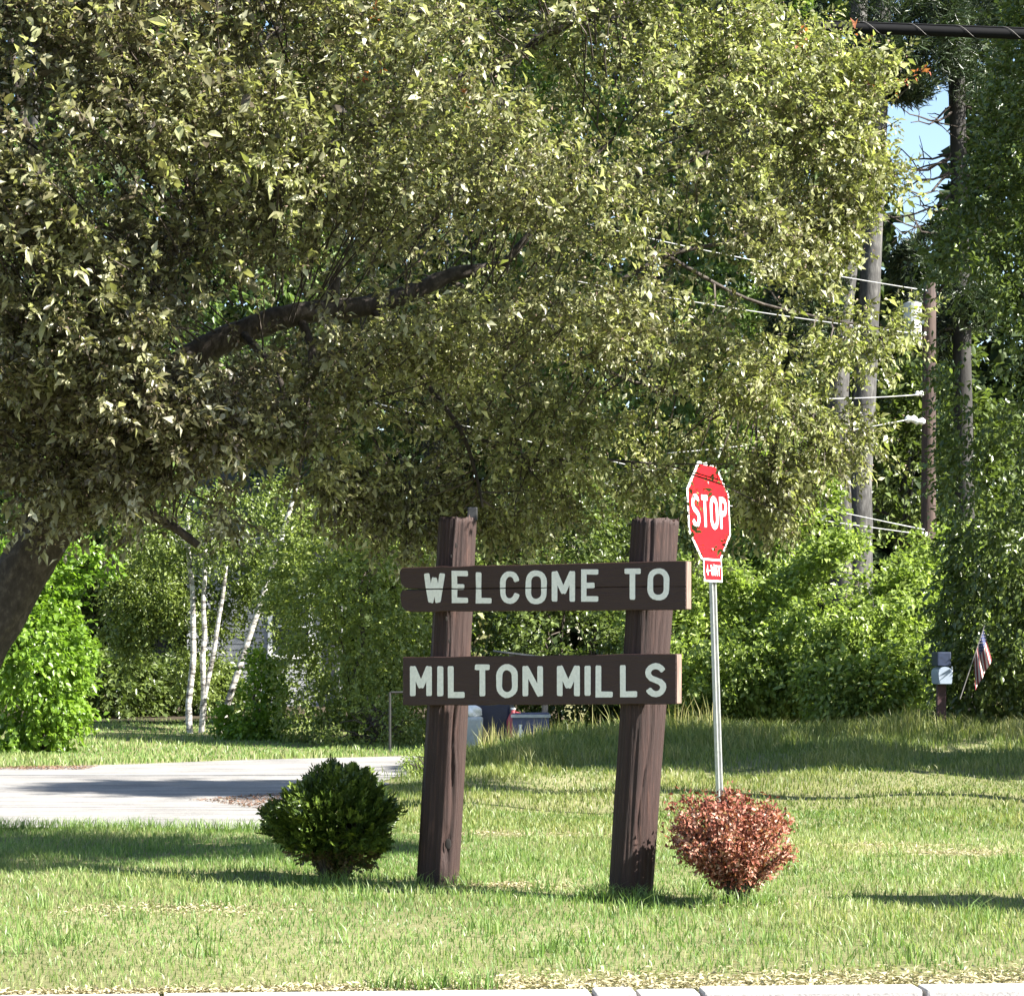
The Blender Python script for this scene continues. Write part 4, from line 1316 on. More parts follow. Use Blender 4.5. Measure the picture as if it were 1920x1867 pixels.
P = field(26000, 25.4, 38.8, 1.5, far_ok, 1.0)
q = P * [1, 1, 0]
lo = np.interp(P[:, 1], [25.3, 26.3, 27.9, 29.2, 31.5, 33.0], [-14, -5.4, -3.3, -1.0, 4.5, 8.0])
verge = np.clip(1 - (lo - P[:, 0]) / 1.6, 0, 1) * (P[:, 1] < 33)
blades('verge_grass', P, (0.06 + 0.02 * pn(q) + 0.06 * verge).clip(0.03, 0.25) * rng.uniform(0.5, 1.3, len(P)), rng.uniform(0.010, 0.018, len(P)), M['grass'], 0.5, np.clip(rng.beta(2, 2.2, len(P)), 0, 1),
       np.clip(0.2 + 0.2 * pn(q) + 0.35 * verge + rng.normal(size=len(P)) * 0.12, 0, 1), 'mown yellow green grass on the far side of the side road')

# dry litter: by the kerb, on the bare spots, at the road's dirty corner
def scatter(n, xy, spread):
    i = rng.integers(0, len(xy), n)
    return np.asarray(xy)[i] + rng.normal(size=(n, 2)) * spread
L1 = np.stack([rng.uniform(-2.4, 3.0, 9000), np.zeros(9000)], 1); L1[:, 1] = kerb_y(L1[:, 0]) + 0.02 + np.abs(rng.normal(size=9000)) * 0.22 * (0.3 + 0.7 * sstep(-1.2, 0.4, L1[:, 0]))
L2 = np.concatenate([scatter(700, [(x, y)], (rx * 0.5, r2 * 0.5)) for x, y, rx, r2, s in bare_spots])
L3 = np.stack([rng.uniform(-2.75, -1.25, 7000), rng.uniform(19.0, 22.4, 7000)], 1)
L3 = L3[(L3[:, 0] > -2.75 + (L3[:, 1] - 19) * 0.0 + np.abs(L3[:, 1] - 20.6) * 0.62)]
L4 = np.stack([rng.uniform(-6.2, -4.6, 2500), rng.uniform(25.9, 26.7, 2500)], 1)
Q = np.concatenate([L1, L2, L3, L4])
P = np.concatenate([Q, gz(Q[:, 0], Q[:, 1])[:, None] + 0.014], 1)
D = rng.normal(size=P.shape) * [1, 1, 0.25]; N = rng.normal(size=P.shape) * 0.4 + ZA
L_ = rng.uniform(0.012, 0.04, len(P))
rl = np.concatenate([rng.uniform(0.72, 1, len(L1) + len(L2)), rng.uniform(0, 0.65, len(L3)), rng.uniform(0.2, 0.7, len(L4))])
o = leaf_cloud('dry_litter', P, D, N, L_, L_ * 0.35, M['litter'], None, 'stuff', rl, simple=True)
o['label'] = 'dry leaf and straw litter lying along the kerb and the road edge'; o['category'] = 'litter'

# ---------------------------------------------------------------- trees and bushes behind
# leaning birches
by = 35.5
birch = thing('birch_clump', 'clump of thin white birch stems, one leaning right, beyond the side road', 'tree', tuple(at(385, 1388, by)))
for pts, r0, r1 in [([(357, 1392), (354, 1320), (362, 1240), (362, 1180), (361, 1110), (354, 1040), (352, 960)], 0.052, 0.032),
                    ([(376, 1392), (382, 1310), (380, 1230), (384, 1190), (381, 1130), (384, 1080), (386, 1000)], 0.048, 0.028),
                    ([(378, 1330), (390, 1275), (402, 1215), (410, 1160), (418, 1115), (424, 1060)], 0.040, 0.026),
                    ([(409, 1385), (422, 1335), (436, 1290), (452, 1240), (472, 1180), (490, 1125), (506, 1075), (523, 1025), (536, 980), (548, 940), (560, 890)], 0.052, 0.032)]:
    v, f = tube(smooth_path([at(x, y, by) for x, y in pts], 5), np.linspace(r0, r1, (len(pts) - 1) * 5 + 1), 10, 0.05)
    mesh_obj('stem', v, f, M['birch_bark'], birch, smooth=True)
C = crown_points([(230, 1240), (190, 1120), (230, 980), (330, 930), (520, 900), (600, 930), (590, 1010), (520, 1060), (500, 1130), (440, 1120), (430, 1250), (400, 1300), (330, 1290), (300, 1150), (240, 1250)], by + 0.75, 0.6, 2200, soft=0.8, clump=1.6, seed=71, thresh=-0.1)
Cf = crown_points([(200, 1060), (230, 980), (330, 930), (500, 920), (470, 1010), (420, 1060), (330, 1080)], by - 0.4, 0.3, 420, soft=0.6, clump=2.0, seed=73)
Cg = crown_points([(420, 1130), (560, 1000), (640, 1100), (600, 1330), (520, 1380), (440, 1380), (470, 1250)], by + 1.6, 0.5, 700, soft=0.6, clump=2.0, seed=74)
C = np.concatenate([C, Cf, Cg])
O = rng.normal(size=C.shape); O[:, 2] -= 0.4
P, D, N, idx = sprays(C, O, 9, 0.3, 0.35)
L_ = rng.uniform(0.045, 0.08, len(P))
leaf_cloud('crown', P, D, N, L_, L_ * 0.62, M['birch_leaf'], birch, 'stuff', np.clip(rng.uniform(0, 0.6, len(P)), 0, 1), simple=True)

tree('maple_bush', 'bright yellow green maple bush at the left edge beyond the road', 'bush',
     [(-140, 1400), (-160, 1150), (-60, 1050), (60, 1030), (190, 1035), (215, 1060), (150, 1095), (120, 1130), (130, 1190), (160, 1215), (140, 1270), (150, 1330), (120, 1380), (60, 1405)],
     30.5, 1.1, 1500, 11, 0.085, 'maple_leaf', seed=81, spray=0.3, droop=0.35, trunk_r=0.05, soft=0.6, aspect=0.7, clump=2.0)
tree('young_birch', 'pale green leafy birch sapling right of the white stems', 'tree',
     [(520, 1390), (505, 1290), (520, 1180), (500, 1080), (560, 980), (640, 940), (730, 960), (790, 1010), (840, 1060), (850, 1180), (840, 1300), (800, 1390), (700, 1370), (640, 1330), (560, 1400)],
     33.5, 1.2, 2900, 11, 0.06, 'birch_leaf', seed=82, spray=0.3, droop=0.5, trunk_r=0.05, soft=0.8, aspect=0.65, clump=1.8)
tree('sapling', 'small bright bush at the foot of the leaning birch stem', 'bush',
     [(410, 1395), (430, 1310), (470, 1240), (500, 1230), (520, 1300), (515, 1350), (520, 1400), (460, 1400)],
     34.0, 0.5, 420, 10, 0.075, 'maple_leaf', seed=83, spray=0.22, droop=0.4, trunk_r=0.03, soft=0.4, aspect=0.7, clump=2.2)
tree('scrub_bush', 'brown twiggy scrub bush at the far edge of the road', 'bush',
     [(600, 1400), (610, 1330), (660, 1295), (715, 1310), (770, 1340), (790, 1395), (700, 1410)],
     32.0, 0.6, 330, 8, 0.05, 'birch_leaf', seed=84, spray=0.22, droop=0.1, trunk_r=0.03, limbs=40, soft=0.4, clump=2.2)
tree('weed_clump', 'grey green weed clump where the road meets the bank', 'plant',
     [(745, 1478), (755, 1440), (785, 1415), (830, 1425), (850, 1475)],
     24.0, 0.25, 260, 9, 0.03, 'bush_leaf', seed=85, spray=0.12, droop=0.1, trunk_r=0.01, limbs=14, soft=0.2, clump=3)

for k, (lab, poly, Y) in enumerate([
    ('low dark undergrowth bush in the shade left of the birch stems', [(110, 1378), (100, 1300), (160, 1240), (260, 1230), (300, 1290), (290, 1378)], 40.0),
    ('low dark undergrowth bush in the shade behind the birch stems', [(250, 1378), (260, 1290), (330, 1240), (420, 1250), (450, 1310), (440, 1378)], 41.0)]):
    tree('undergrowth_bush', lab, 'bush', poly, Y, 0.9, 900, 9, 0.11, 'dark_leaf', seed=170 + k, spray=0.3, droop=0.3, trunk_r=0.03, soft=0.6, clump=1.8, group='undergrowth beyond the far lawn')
BUSH = [
    ('thicket bush of glossy green leaves behind the gap between the sign boards', [(870, 1345), (880, 1200), (930, 1090), (1040, 1060), (1150, 1080), (1210, 1150), (1230, 1345)], 35.5, 0.9, 1700, 'dark_leaf'),
    ('dense green bush directly behind the stop sign post', [(1190, 1350), (1200, 1150), (1260, 1080), (1360, 1080), (1450, 1130), (1490, 1220), (1480, 1350)], 33.2, 1.2, 2000, 'bush_leaf'),
    ('bright green rounded bush right of the stop sign post', [(1430, 1345), (1440, 1180), (1500, 1060), (1580, 1010), (1680, 1020), (1740, 1100), (1750, 1230), (1700, 1320), (1600, 1340)], 33.0, 1.3, 2600, 'bush_leaf'),
    ('low sunlit bush on the bank left of the mailbox', [(1480, 1335), (1500, 1270), (1580, 1230), (1700, 1230), (1760, 1265), (1750, 1320), (1640, 1345)], 31.0, 0.5, 700, 'bush_leaf'),
    ('dark leafy bush under the utility pole', [(1640, 1200), (1650, 1080), (1720, 1000), (1800, 990), (1860, 1080), (1860, 1250), (1760, 1260)], 34.0, 1.0, 1200, 'bush_leaf'),
    ('tall green shrub behind the top of the sign posts', [(880, 1180), (870, 1020), (930, 930), (1050, 900), (1180, 920), (1290, 900), (1330, 980), (1320, 1120), (1200, 1130), (1050, 1110)], 37.0, 1.2, 2200, 'dark_leaf'),
    ('light green sapling showing right of the stop sign face', [(1370, 1100), (1380, 960), (1400, 880), (1450, 830), (1520, 850), (1560, 930), (1540, 1020), (1480, 1090)], 36.0, 0.8, 1200, 'bush_leaf'),
]
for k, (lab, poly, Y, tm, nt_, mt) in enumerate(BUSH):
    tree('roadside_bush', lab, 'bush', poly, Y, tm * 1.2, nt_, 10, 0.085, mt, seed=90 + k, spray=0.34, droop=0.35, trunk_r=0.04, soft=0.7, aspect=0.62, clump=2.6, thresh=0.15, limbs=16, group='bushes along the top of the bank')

# the tall pines
py_ = 42.0
def pine(label, pts, r0, r1, polys, seed, whorls, Y=py_, n=1100, bk='pine_bark'):
    g = at(pts[0][0], pts[0][1], Y)
    t = thing('pine_tree', label, 'tree', (g[0], Y, float(gz(g[0], Y))), 'tall pines behind the bank')
    path = smooth_path([np.array([g[0], Y, float(gz(g[0], Y)) - 0.1])] + [at(x, y, Y) for x, y in pts], 5)
    v, f = tube(path, np.linspace(r0, r1, len(path)), 14, 0.06, seed=seed)
    mesh_obj('trunk', v, f, M[bk], t, smooth=True)
    acc = Acc(); r = np.random.default_rng(seed)
    CC = []
    for poly in polys:
        C = crown_points(poly, Y, 1.6, n, soft=1.2, clump=1.3, seed=seed, thresh=0.0)
        CC.append(C)
    C = np.concatenate(CC)
    for k in range(whorls):
        c = C[r.integers(len(C))]
        i = np.argmin(np.abs(path[:, 2] - (c[2] + 0.4)))
        acc.add(tube(wander(path[i], c, 6, 0.06, seed + k), np.linspace(0.035, 0.008, 6), 5, cap=False))
    acc.build('branches', M['twig'], t, 'stuff')
    # needle tufts: fans of long thin leaves
    O = unit(C - path[np.argmin(np.abs(path[:, 2][None] - C[:, 2][:, None]), axis=1)]) + rng.normal(size=C.shape) * 0.5 + ZA * 0.2
    m_ = 16
    P = np.repeat(C, m_, 0) + rng.normal(size=(len(C) * m_, 3)) * 0.05
    D = np.repeat(unit(O), m_, 0) + rng.normal(size=(len(C) * m_, 3)) * 0.55
    L_ = rng.uniform(0.12, 0.24, len(P))
    leaf_cloud('crown', P, D, rng.normal(size=P.shape), L_, L_ * 0.12, M['needle'], t, 'stuff', np.repeat(rng.uniform(0, 1, len(C)), m_), simple=True)
    return t


pine('tall pine with grey trunk, the left one of the close pair', [(1583, 1110), (1578, 900), (1572, 700), (1588, 520), (1604, 300), (1611, 0), (1613, -200)], 0.25, 0.13,
     [[(1300, -150), (1420, -200), (1620, -180), (1640, 120), (1560, 330), (1420, 380), (1320, 250)], [(1440, 700), (1450, 480), (1560, 430), (1590, 520), (1540, 700)]], 101, 26)
pine('tall pine with grey trunk, the right one of the close pair', [(1612, 1110), (1612, 900), (1622, 700), (1632, 520), (1642, 300), (1655, 0), (1658, -200)], 0.25, 0.14,
     [[(1560, -180), (1700, -220), (1800, -160), (1800, 130), (1730, 190), (1650, 185), (1600, 160)]], 102, 16, n=1700)
pine('dark pine with bare dead lower branches beside the sky gap', [(1812, 1110), (1806, 800), (1802, 500), (1796, 250), (1790, 0), (1786, -200)], 0.20, 0.12,
     [[(1730, -200), (1960, -200), (2040, 200), (1900, 330), (1790, 200), (1770, 120)], [(1690, 620), (1680, 480), (1760, 420), (1850, 420), (1860, 620), (1780, 680)]], 103, 18, Y=44.0, bk='dark_bark')
dead = Acc()
r = np.random.default_rng(5)
for k in range(17):
    y0 = r.uniform(190, 450); s = -1 if k < 14 else 1
    p0 = at(1790, y0, 44.0); p1 = at(1790 + s * r.uniform(60, 150), y0 + r.uniform(-60, 50), 44.0 + r.uniform(-1, 1))
    w = wander(p0, p1, 7, 0.05, 300 + k)
    w[:, 2] -= 0.22 * np.sin(np.linspace(0, 3.1, 7))
    dead.add(tube(w, np.linspace(0.028, 0.008, 7), 5, cap=False))
    for j in range(4):
        a_ = w[r.integers(2, 7)]
        dead.add(tube(wander(a_, a_ + r.normal(size=3) * [0.25, 0.2, 0.25], 4, 0.03, 400 + k * 5 + j), np.linspace(0.012, 0.005, 4), 4, cap=False))
pt_ = [o for o in bpy.data.objects if o.name.startswith('pine_tree') and 'sky gap' in o.get('label', '')][0]
dead.build('dead_branches', M['twig'], pt_, 'stuff')

# the big shaded tree on the right
tree('ash_tree', 'big dark green leafy tree filling the right edge', 'tree',
     [(1775, 1320), (1750, 1200), (1785, 1050), (1768, 900), (1780, 760), (1738, 640), (1745, 500), (1800, 400), (1840, 250), (1870, 120), (1900, -60), (1960, -260), (2150, -200), (2200, 500), (2160, 1100), (2060, 1310), (1950, 1345)],
     28.9, 1.2, 6200, 10, 0.085, 'dark_leaf', trunk_px=[(2030, 1340), (2020, 1000), (2040, 600), (2040, 200)], trunk_r=0.18, bark_m='dark_bark', base=tuple(at(2030, 1320, 28.9)), seed=111, spray=0.32, droop=0.3, limbs=30, soft=0.8, clump=1.2, thresh=-0.5)

# the wood behind the crabapple
BACK = [
    ('dark green tree behind the main limb of the crabapple', [(-80, 1000), (-60, 500), (60, 250), (300, 200), (520, 350), (700, 600), (660, 900), (400, 1000)], 50.0, 2.0, 1700, 'dark_leaf', (420, 1335)),
    ('broad green tree behind the left half of the crabapple', [(-400, 1000), (-500, 400), (-300, -200), (200, -350), (560, -250), (620, 200), (560, 700), (300, 960)], 44.0, 2.5, 2600, 'wood_leaf', (60, 1340)),
    ('dark broadleaf tree behind the middle of the crabapple', [(380, 1100), (420, 600), (480, 100), (700, -250), (1000, -250), (1080, 200), (1060, 800), (930, 1080), (700, 1130)], 47.0, 2.5, 2900, 'dark_leaf', (820, 1340)),
    ('sunlit green tree showing through the right of the crabapple', [(930, 1050), (960, 600), (1000, 120), (1150, -230), (1420, -260), (1530, 100), (1500, 500), (1470, 860), (1300, 1040), (1100, 1090)], 45.0, 2.3, 3000, 'wood_leaf', (1240, 1340)),
    ('green understorey tree behind the twin pine trunks', [(1480, 1080), (1500, 850), (1540, 700), (1700, 640), (1830, 600), (1880, 800), (1860, 1080), (1700, 1130)], 47.5, 1.4, 1500, 'dark_leaf', (1700, 1330)),
    ('dark tree in the shade behind the birch stems', [(80, 1200), (60, 1020), (180, 930), (350, 900), (560, 900), (640, 1000), (600, 1180), (480, 1240), (340, 1180), (200, 1150)], 48.0, 1.6, 1500, 'dark_leaf', (300, 1340)),
]
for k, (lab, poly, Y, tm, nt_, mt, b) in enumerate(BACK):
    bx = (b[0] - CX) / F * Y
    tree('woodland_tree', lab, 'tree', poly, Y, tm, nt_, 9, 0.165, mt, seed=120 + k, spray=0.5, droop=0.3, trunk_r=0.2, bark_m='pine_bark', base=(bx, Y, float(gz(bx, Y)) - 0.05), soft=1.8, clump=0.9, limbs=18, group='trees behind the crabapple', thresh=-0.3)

# far wood: one mass, lower where the sky shows
n = 112000
X = rng.uniform(-18, 22, n); Yw = rng.uniform(56, 68, n)
hx = 21.5 + 1.6 * np.sin(X * 0.7) + 1.2 * np.sin(X * 1.9 + 1)
notch = np.exp(-((X - (10.35 + (Yw - 62) * 0.165)) / 1.35) ** 4)
hx = hx * (1 - notch) + (11.2 + 0.6 * np.sin(X * 3)) * notch
Zw = hx * rng.uniform(0, 1, n) ** 0.95
Zw[96000:] = rng.uniform(0, 8, n - 96000)
P = np.stack([X, Yw, Zw], 1)
L_ = rng.uniform(0.25, 0.46, len(P))
o = leaf_cloud('distant_woods', P, rng.normal(size=P.shape), rng.normal(size=P.shape) + ZA, L_, L_ * 0.85, M['far_leaf'], None, 'stuff', simple=True)
o['label'] = 'dark mass of woodland closing the view behind everything'; o['category'] = 'woods'

# trees out of the picture on the right: their shade lies on the bank, the road and the ash tree
def shade_tree(label, X, Y, z0, z1, rad, n, seed, leaf=0.13):
    g = float(gz(min(X, 12), Y))
    t = thing('shade_tree', label, 'tree', (X, Y, g), 'trees to the right of the picture')
    r = np.random.default_rng(seed)
    d = unit(r.normal(size=(n, 3))) * (r.uniform(0, 1, (n, 1)) ** 0.4)
    f = sines(seed, 2.0)
    d = d[f(d) > -0.6]
    C = np.array([X, Y, (z0 + z1) / 2]) + d * [rad, rad, (z1 - z0) / 2]
    path = wander((X, Y, g - 0.1), (X, Y, z0 + (z1 - z0) * 0.8), 8, 0.06, seed)
    acc = Acc(); acc.add(tube(path, np.linspace(0.2, 0.05, 8), 10))
    for k in range(24):
        c = C[r.integers(len(C))]
        acc.add(tube(wander(path[r.integers(3, 8)], c, 5, 0.05, seed + k), np.linspace(0.05, 0.01, 5), 5, cap=False))
    acc.build('trunk', M['pine_bark'], t, smooth=True)
    P, D, N, idx = sprays(C, r.normal(size=C.shape), 10, 0.4, 0.3)
    L_ = leaf * r.uniform(0.7, 1.3, len(P))
    leaf_cloud('crown', P, D, N, L_, L_ * 0.6, M['wood_leaf'], t, 'stuff', simple=True)


shade_tree('leafy tree outside the right edge shading the grass bank', 9.1, 22.9, 2.2, 8.6, 3.0, 4200, 151, 0.17)
shade_tree('slender tree outside the right edge shading the side road', 9.4, 17.2, 9.2, 12.4, 1.35, 900, 152, 0.15)

# ---------------------------------------------------------------- house behind the birches
hy = 45.0
hx0, hx1 = at(352, 0, hy)[0], at(600, 0, hy)[0]
hg = float(gz((hx0 + hx1) / 2, hy)) - 0.1
house = thing('grey_house', 'grey clapboard house glimpsed behind the birch stems', 'house', ((hx0 + hx1) / 2, hy, hg))
Acc().add(abox(hx0, hx1, hy, hy + 6, hg, hg + 3.1)).build('wall', M['clapboard'], house)
k = 0
z = hg + 0.05
proto = None
while z < hg + 3.0:
    c = np.array([(hx0 + hx1) / 2, hy - 0.012, z + 0.058])
    tilt = unit(np.array([0, -0.12, -1.0]))
    if proto is None:
        v, f = box(c, XA, unit(np.cross(tilt, XA)), tilt, hx1 - hx0 + 0.02, 0.014, 0.126)
        proto = mesh_obj('clapboard', v, f, M['clapboard'], house); z_first = z
    else:
        o = proto.copy(); COL.objects.link(o); o.location = (0, 0, z - z_first)
    z += 0.112
# window with trim, gable roof
wx = at(545, 0, hy)[0]
win = Acc().add(abox(wx - 0.42, wx - 0.34, hy - 0.06, hy - 0.022, hg + 1.0, hg + 2.2)).add(abox(wx + 0.34, wx + 0.42, hy - 0.06, hy - 0.022, hg + 1.0, hg + 2.2)).add(abox(wx - 0.34, wx + 0.34, hy - 0.06, hy - 0.022, hg + 2.12, hg + 2.2)).add(abox(wx - 0.34, wx + 0.34, hy - 0.06, hy - 0.022, hg + 1.0, hg + 1.08)).add(abox(wx - 0.34, wx + 0.34, hy - 0.055, hy - 0.022, hg + 1.58, hg + 1.62)).build('window', M['white_trim'], house)
Acc().add(abox(wx - 0.34, wx + 0.34, hy - 0.035, hy - 0.024, hg + 1.08, hg + 2.12)).build('pane', M['glass'], win)
ra = Acc()
e0, e1, yv0, yv1, zr = hx0 - 0.3, hx1 + 0.3, hy - 0.4, hy + 6.4, hg + 3.05
ymid = (yv0 + yv1) / 2
ra.add((np.array([(e0, yv0, zr), (e1, yv0, zr), (e1, ymid, zr + 2.0), (e0, ymid, zr + 2.0), (e0, yv1, zr), (e1, yv1, zr), (e0, yv0, zr + 0.12), (e1, yv0, zr + 0.12), (e1, ymid, zr + 2.12), (e0, ymid, zr + 2.12), (e0, yv1, zr + 0.12), (e1, yv1, zr + 0.12)]),
        [(0, 1, 2, 3), (3, 2, 5, 4), (6, 9, 8, 7), (9, 10, 11, 8), (0, 6, 7, 1), (4, 5, 11, 10), (0, 3, 9, 6), (3, 4, 10, 9), (1, 7, 8, 2), (2, 8, 11, 5)]))
ra.build('roof', M['shingle'], house)
for gxx in (hx0 + 0.01, hx1 - 0.01):
    mesh_obj('gable', [(gxx, hy, hg + 3.1), (gxx, hy + 6, hg + 3.1), (gxx, hy + 3, hg + 4.85)], [(0, 1, 2)], M['clapboard'], house)

# ---------------------------------------------------------------- bins and their shelter at the roadside, mailbox, flag, bracket post
BY = 32.0
def ground_px(px, Y): 
    X = (px - CX) / F * Y
    return X, float(gz(X, Y))
def tapered_box(cx_, cy_, z0, z1, wx_, wy_, top):
    V = [(cx_ + sx * wx_ / 2 * k, cy_ + sy * wy_ / 2 * k, z) for z, k in ((z0, 1), (z1, top)) for sy in (-1, 1) for sx in (-1, 1)]
    return np.array(V), [(0, 2, 3, 1), (4, 5, 7, 6), (0, 1, 5, 4), (2, 6, 7, 3), (0, 4, 6, 2), (1, 3, 7, 5)]
X, g = ground_px(922, BY)
wb = thing('wheeled_bin', 'navy wheeled rubbish bin half hidden by seeding grass below the sign', 'bin', (X, BY, g))
bm_obj('body', bevelled(tapered_box(X, BY, g + 0.06, g + 0.92, 0.44, 0.5, 1.18), 0.03), M['bin_navy'], wb)
bm_obj('lid', bevelled(abox(X - 0.29, X + 0.29, BY - 0.33, BY + 0.32, g + 0.92, g + 0.97), 0.015), M['bin_navy'], wb)
for s in (-1, 1):
    v, f = tube([(X + s * 0.20 - 0.025, BY + 0.2, g + 0.1), (X + s * 0.20 + 0.025, BY + 0.2, g + 0.1)], [0.1, 0.1], 14)
    mesh_obj('wheel', v, f, M['iron'], wb)
X, g = ground_px(995, BY - 0.3); Yc_ = BY - 0.3
ct = thing('recycling_crate', 'slate blue recycling crate standing beside the navy bin', 'crate', (X, Yc_, g))
ca = Acc()
for q in (abox(X - 0.24, X + 0.24, Yc_ - 0.17, Yc_ - 0.155, g + 0.14, g + 0.46), abox(X - 0.24, X + 0.24, Yc_ + 0.155, Yc_ + 0.17, g + 0.14, g + 0.46), abox(X - 0.24, X - 0.225, Yc_ - 0.155, Yc_ + 0.155, g + 0.14, g + 0.46), abox(X + 0.225, X + 0.24, Yc_ - 0.155, Yc_ + 0.155, g + 0.14, g + 0.46), abox(X - 0.225, X + 0.225, Yc_ - 0.155, Yc_ + 0.155, g + 0.14, g + 0.155)): ca.add(q)
ca.build('body', M['bin_blue'], ct)
for q in (abox(X - 0.26, X + 0.26, Yc_ - 0.19, Yc_ - 0.1705, g + 0.40, g + 0.44), abox(X - 0.26, X + 0.26, Yc_ + 0.1705, Yc_ + 0.19, g + 0.40, g + 0.44)): Acc().add(q).build('rim', M['clear_grey'], ct)
cbx = thing('cardboard_box', 'pale flat cardboard box lying under the blue crate', 'box', (X + 0.03, Yc_, g))
bm_obj('carton', bevelled(abox(X - 0.26, X + 0.30, Yc_ - 0.2, Yc_ + 0.2, g, g + 0.138), 0.006, 1), M['cardboard'], cbx)
bm_obj('tape', bevelled(abox(X - 0.262, X + 0.302, Yc_ - 0.203, Yc_ - 0.2005, g + 0.06, g + 0.085), 0.0005, 1), M['white_plastic'], cbx)
X, g = ground_px(962, BY - 0.35); Yj = BY - 0.35
jug = thing('plastic_jug', 'faded red plastic jug standing between the navy bin and blue crate', 'jug', (X, Yj, g))
pr = [(0.0, 0.075), (0.02, 0.085), (0.30, 0.085), (0.38, 0.05), (0.40, 0.028), (0.44, 0.028)]
v, f = tube([(X, Yj, g + 0.06 + h) for h, _ in pr], [r_ for _, r_ in pr], 14); mesh_obj('body', v, f, M['red_plastic'], jug, smooth=True)
v, f = tube([(X, Yj, g + 0.502), (X, Yj, g + 0.53)], [0.033, 0.033], 12); mesh_obj('cap', v, f, M['white_plastic'], jug)
v, f = tube(smooth_path([(X + 0.03, Yj - 0.0, g + 0.47), (X + 0.11, Yj, g + 0.44), (X + 0.12, Yj, g + 0.33), (X + 0.075, Yj, g + 0.28)], 4), 0.013, 8); mesh_obj('handle', v, f, M['red_plastic'], jug, smooth=True)
v, f = tube([(X, Yj, g - 0.01), (X, Yj, g + 0.06)], [0.1, 0.09], 12); mesh_obj('base', v, f, M['iron'], jug)
X, g = ground_px(976, BY - 0.62); Yb = BY - 0.62
bt = thing('plastic_bottle', 'white plastic bottle standing in front of the blue crate', 'bottle', (X, Yb, g))
pr = [(0, 0.04), (0.01, 0.045), (0.2, 0.045), (0.26, 0.018), (0.29, 0.018)]
v, f = tube([(X, Yb, g + h) for h, _ in pr], [r_ for _, r_ in pr], 12); mesh_obj('body', v, f, M['white_plastic'], bt, smooth=True)
v, f = tube([(X, Yb, g + 0.291), (X, Yb, g + 0.315)], [0.021, 0.021], 10); mesh_obj('cap', v, f, M['white_plastic'], bt)
X, g = ground_px(882, BY - 0.5); Yt = BY - 0.5
tb = thing('storage_tub', 'cloudy grey plastic tub with bag on top behind the left sign post', 'tub', (X, Yt, g))
bm_obj('body', bevelled(tapered_box(X, Yt, g, g + 0.42, 0.30, 0.30, 1.12), 0.05, 3), M['clear_grey'], tb, smooth=True)
bm = bmesh.new(); bmesh.ops.create_icosphere(bm, subdivisions=3, radius=0.15)
for v_ in bm.verts:
    v_.co *= 1 + 0.14 * math.sin(v_.co.x * 31 + v_.co.z * 22) * math.cos(v_.co.y * 27)
bmesh.ops.scale(bm, vec=(1.1, 1, 0.62), verts=bm.verts); bmesh.ops.translate(bm, verts=bm.verts, vec=(X, Yt, g + 0.49))
bm_obj('bag', bm, M['white_plastic'], tb)
# low open shelter over the bins: only its grey roof edge shows between the boards
X0, X1 = at(925, 0, 33.2)[0], at(1035, 0, 33.2)[0]
gs = float(gz((X0 + X1) / 2, 33.2))
sh = thing('bin_shelter', 'low open bin shelter with sloping thin grey roof seen between the boards', 'shelter', ((X0 + X1) / 2, 33.2, gs))
zl, zr2 = at(0, 1218, 32.5)[2], at(0, 1232, 32.5)[2]
V = [(X0, 32.5, zl), (X1, 32.5, zr2), (X1, 33.9, zr2 - 0.02), (X0, 33.9, zl - 0.02)]
V = V + [(a_, b_, c_ - 0.022) for a_, b_, c_ in V]
mesh_obj('roof', V, [(0, 1, 2, 3), (7, 6, 5, 4), (0, 4, 5, 1), (1, 5, 6, 2), (2, 6, 7, 3), (3, 7, 4, 0)], M['grey_roofing'], sh)
for (xx, yy, zz) in [(X0 + 0.25, 32.6, zl - 0.055), (X1 - 0.1, 32.6, zr2 - 0.05), (X0 + 0.25, 33.8, zl - 0.075), (X1 - 0.1, 33.8, zr2 - 0.06)]:
    Acc().add(abox(xx - 0.035, xx + 0.035, yy - 0.035, yy + 0.035, gs - 0.1, zz)).build('post', M['grey_timber'], sh)

# mailbox at the bushes
MY = 28.1
X, g = ground_px(1768, MY)
zt = at(0, 1222, MY)[2]; zm = at(0, 1249, MY)[2]; zb = at(0, 1283, MY)[2]
mb = thing('mailbox', 'grey mailbox under a dark blue box on a short maroon post by the bushes', 'mailbox', (X, MY, g))
pw = 0.10
V, f = box(((X), MY + 0.12, (g - 0.1 + zb) / 2 + 0.0), XA, YA, ZA, pw, pw, zb - g + 0.1)
mesh_obj('post', V, f, M['mailbox_post'], mb)
# rounded box seen end-on
prof = [(-0.075, zb + 0.005), (0.075, zb + 0.005), (0.085, zb + 0.12)] + [(0.085 * math.cos(a_), zm - 0.075 + 0.07 * math.sin(a_)) for a_ in np.linspace(0.2, 2.9, 9)] + [(-0.085, zb + 0.12)]
def prism(prof, xc, y0, y1):
    n_ = len(prof)
    V = [(xc + a_, y0, b_) for a_, b_ in prof] + [(xc + a_, y1, b_) for a_, b_ in prof]
    return np.array(V), [tuple(range(n_)), tuple(range(2 * n_ - 1, n_ - 1, -1))] + [(k, k + n_, (k + 1) % n_ + n_, (k + 1) % n_) for k in range(n_)]
mesh_obj('box', *prism(prof, X + 0.01, MY - 0.10, MY + 0.36), M['mailbox_grey'], mb)
dr = [(a_ * 0.93, b_ * 0.94 + (zb + zm) / 2 * 0.06) for a_, b_ in prof]
mesh_obj('door', *prism(dr, X + 0.01, MY - 0.112, MY - 0.1005), M['mailbox_grey'], mb)
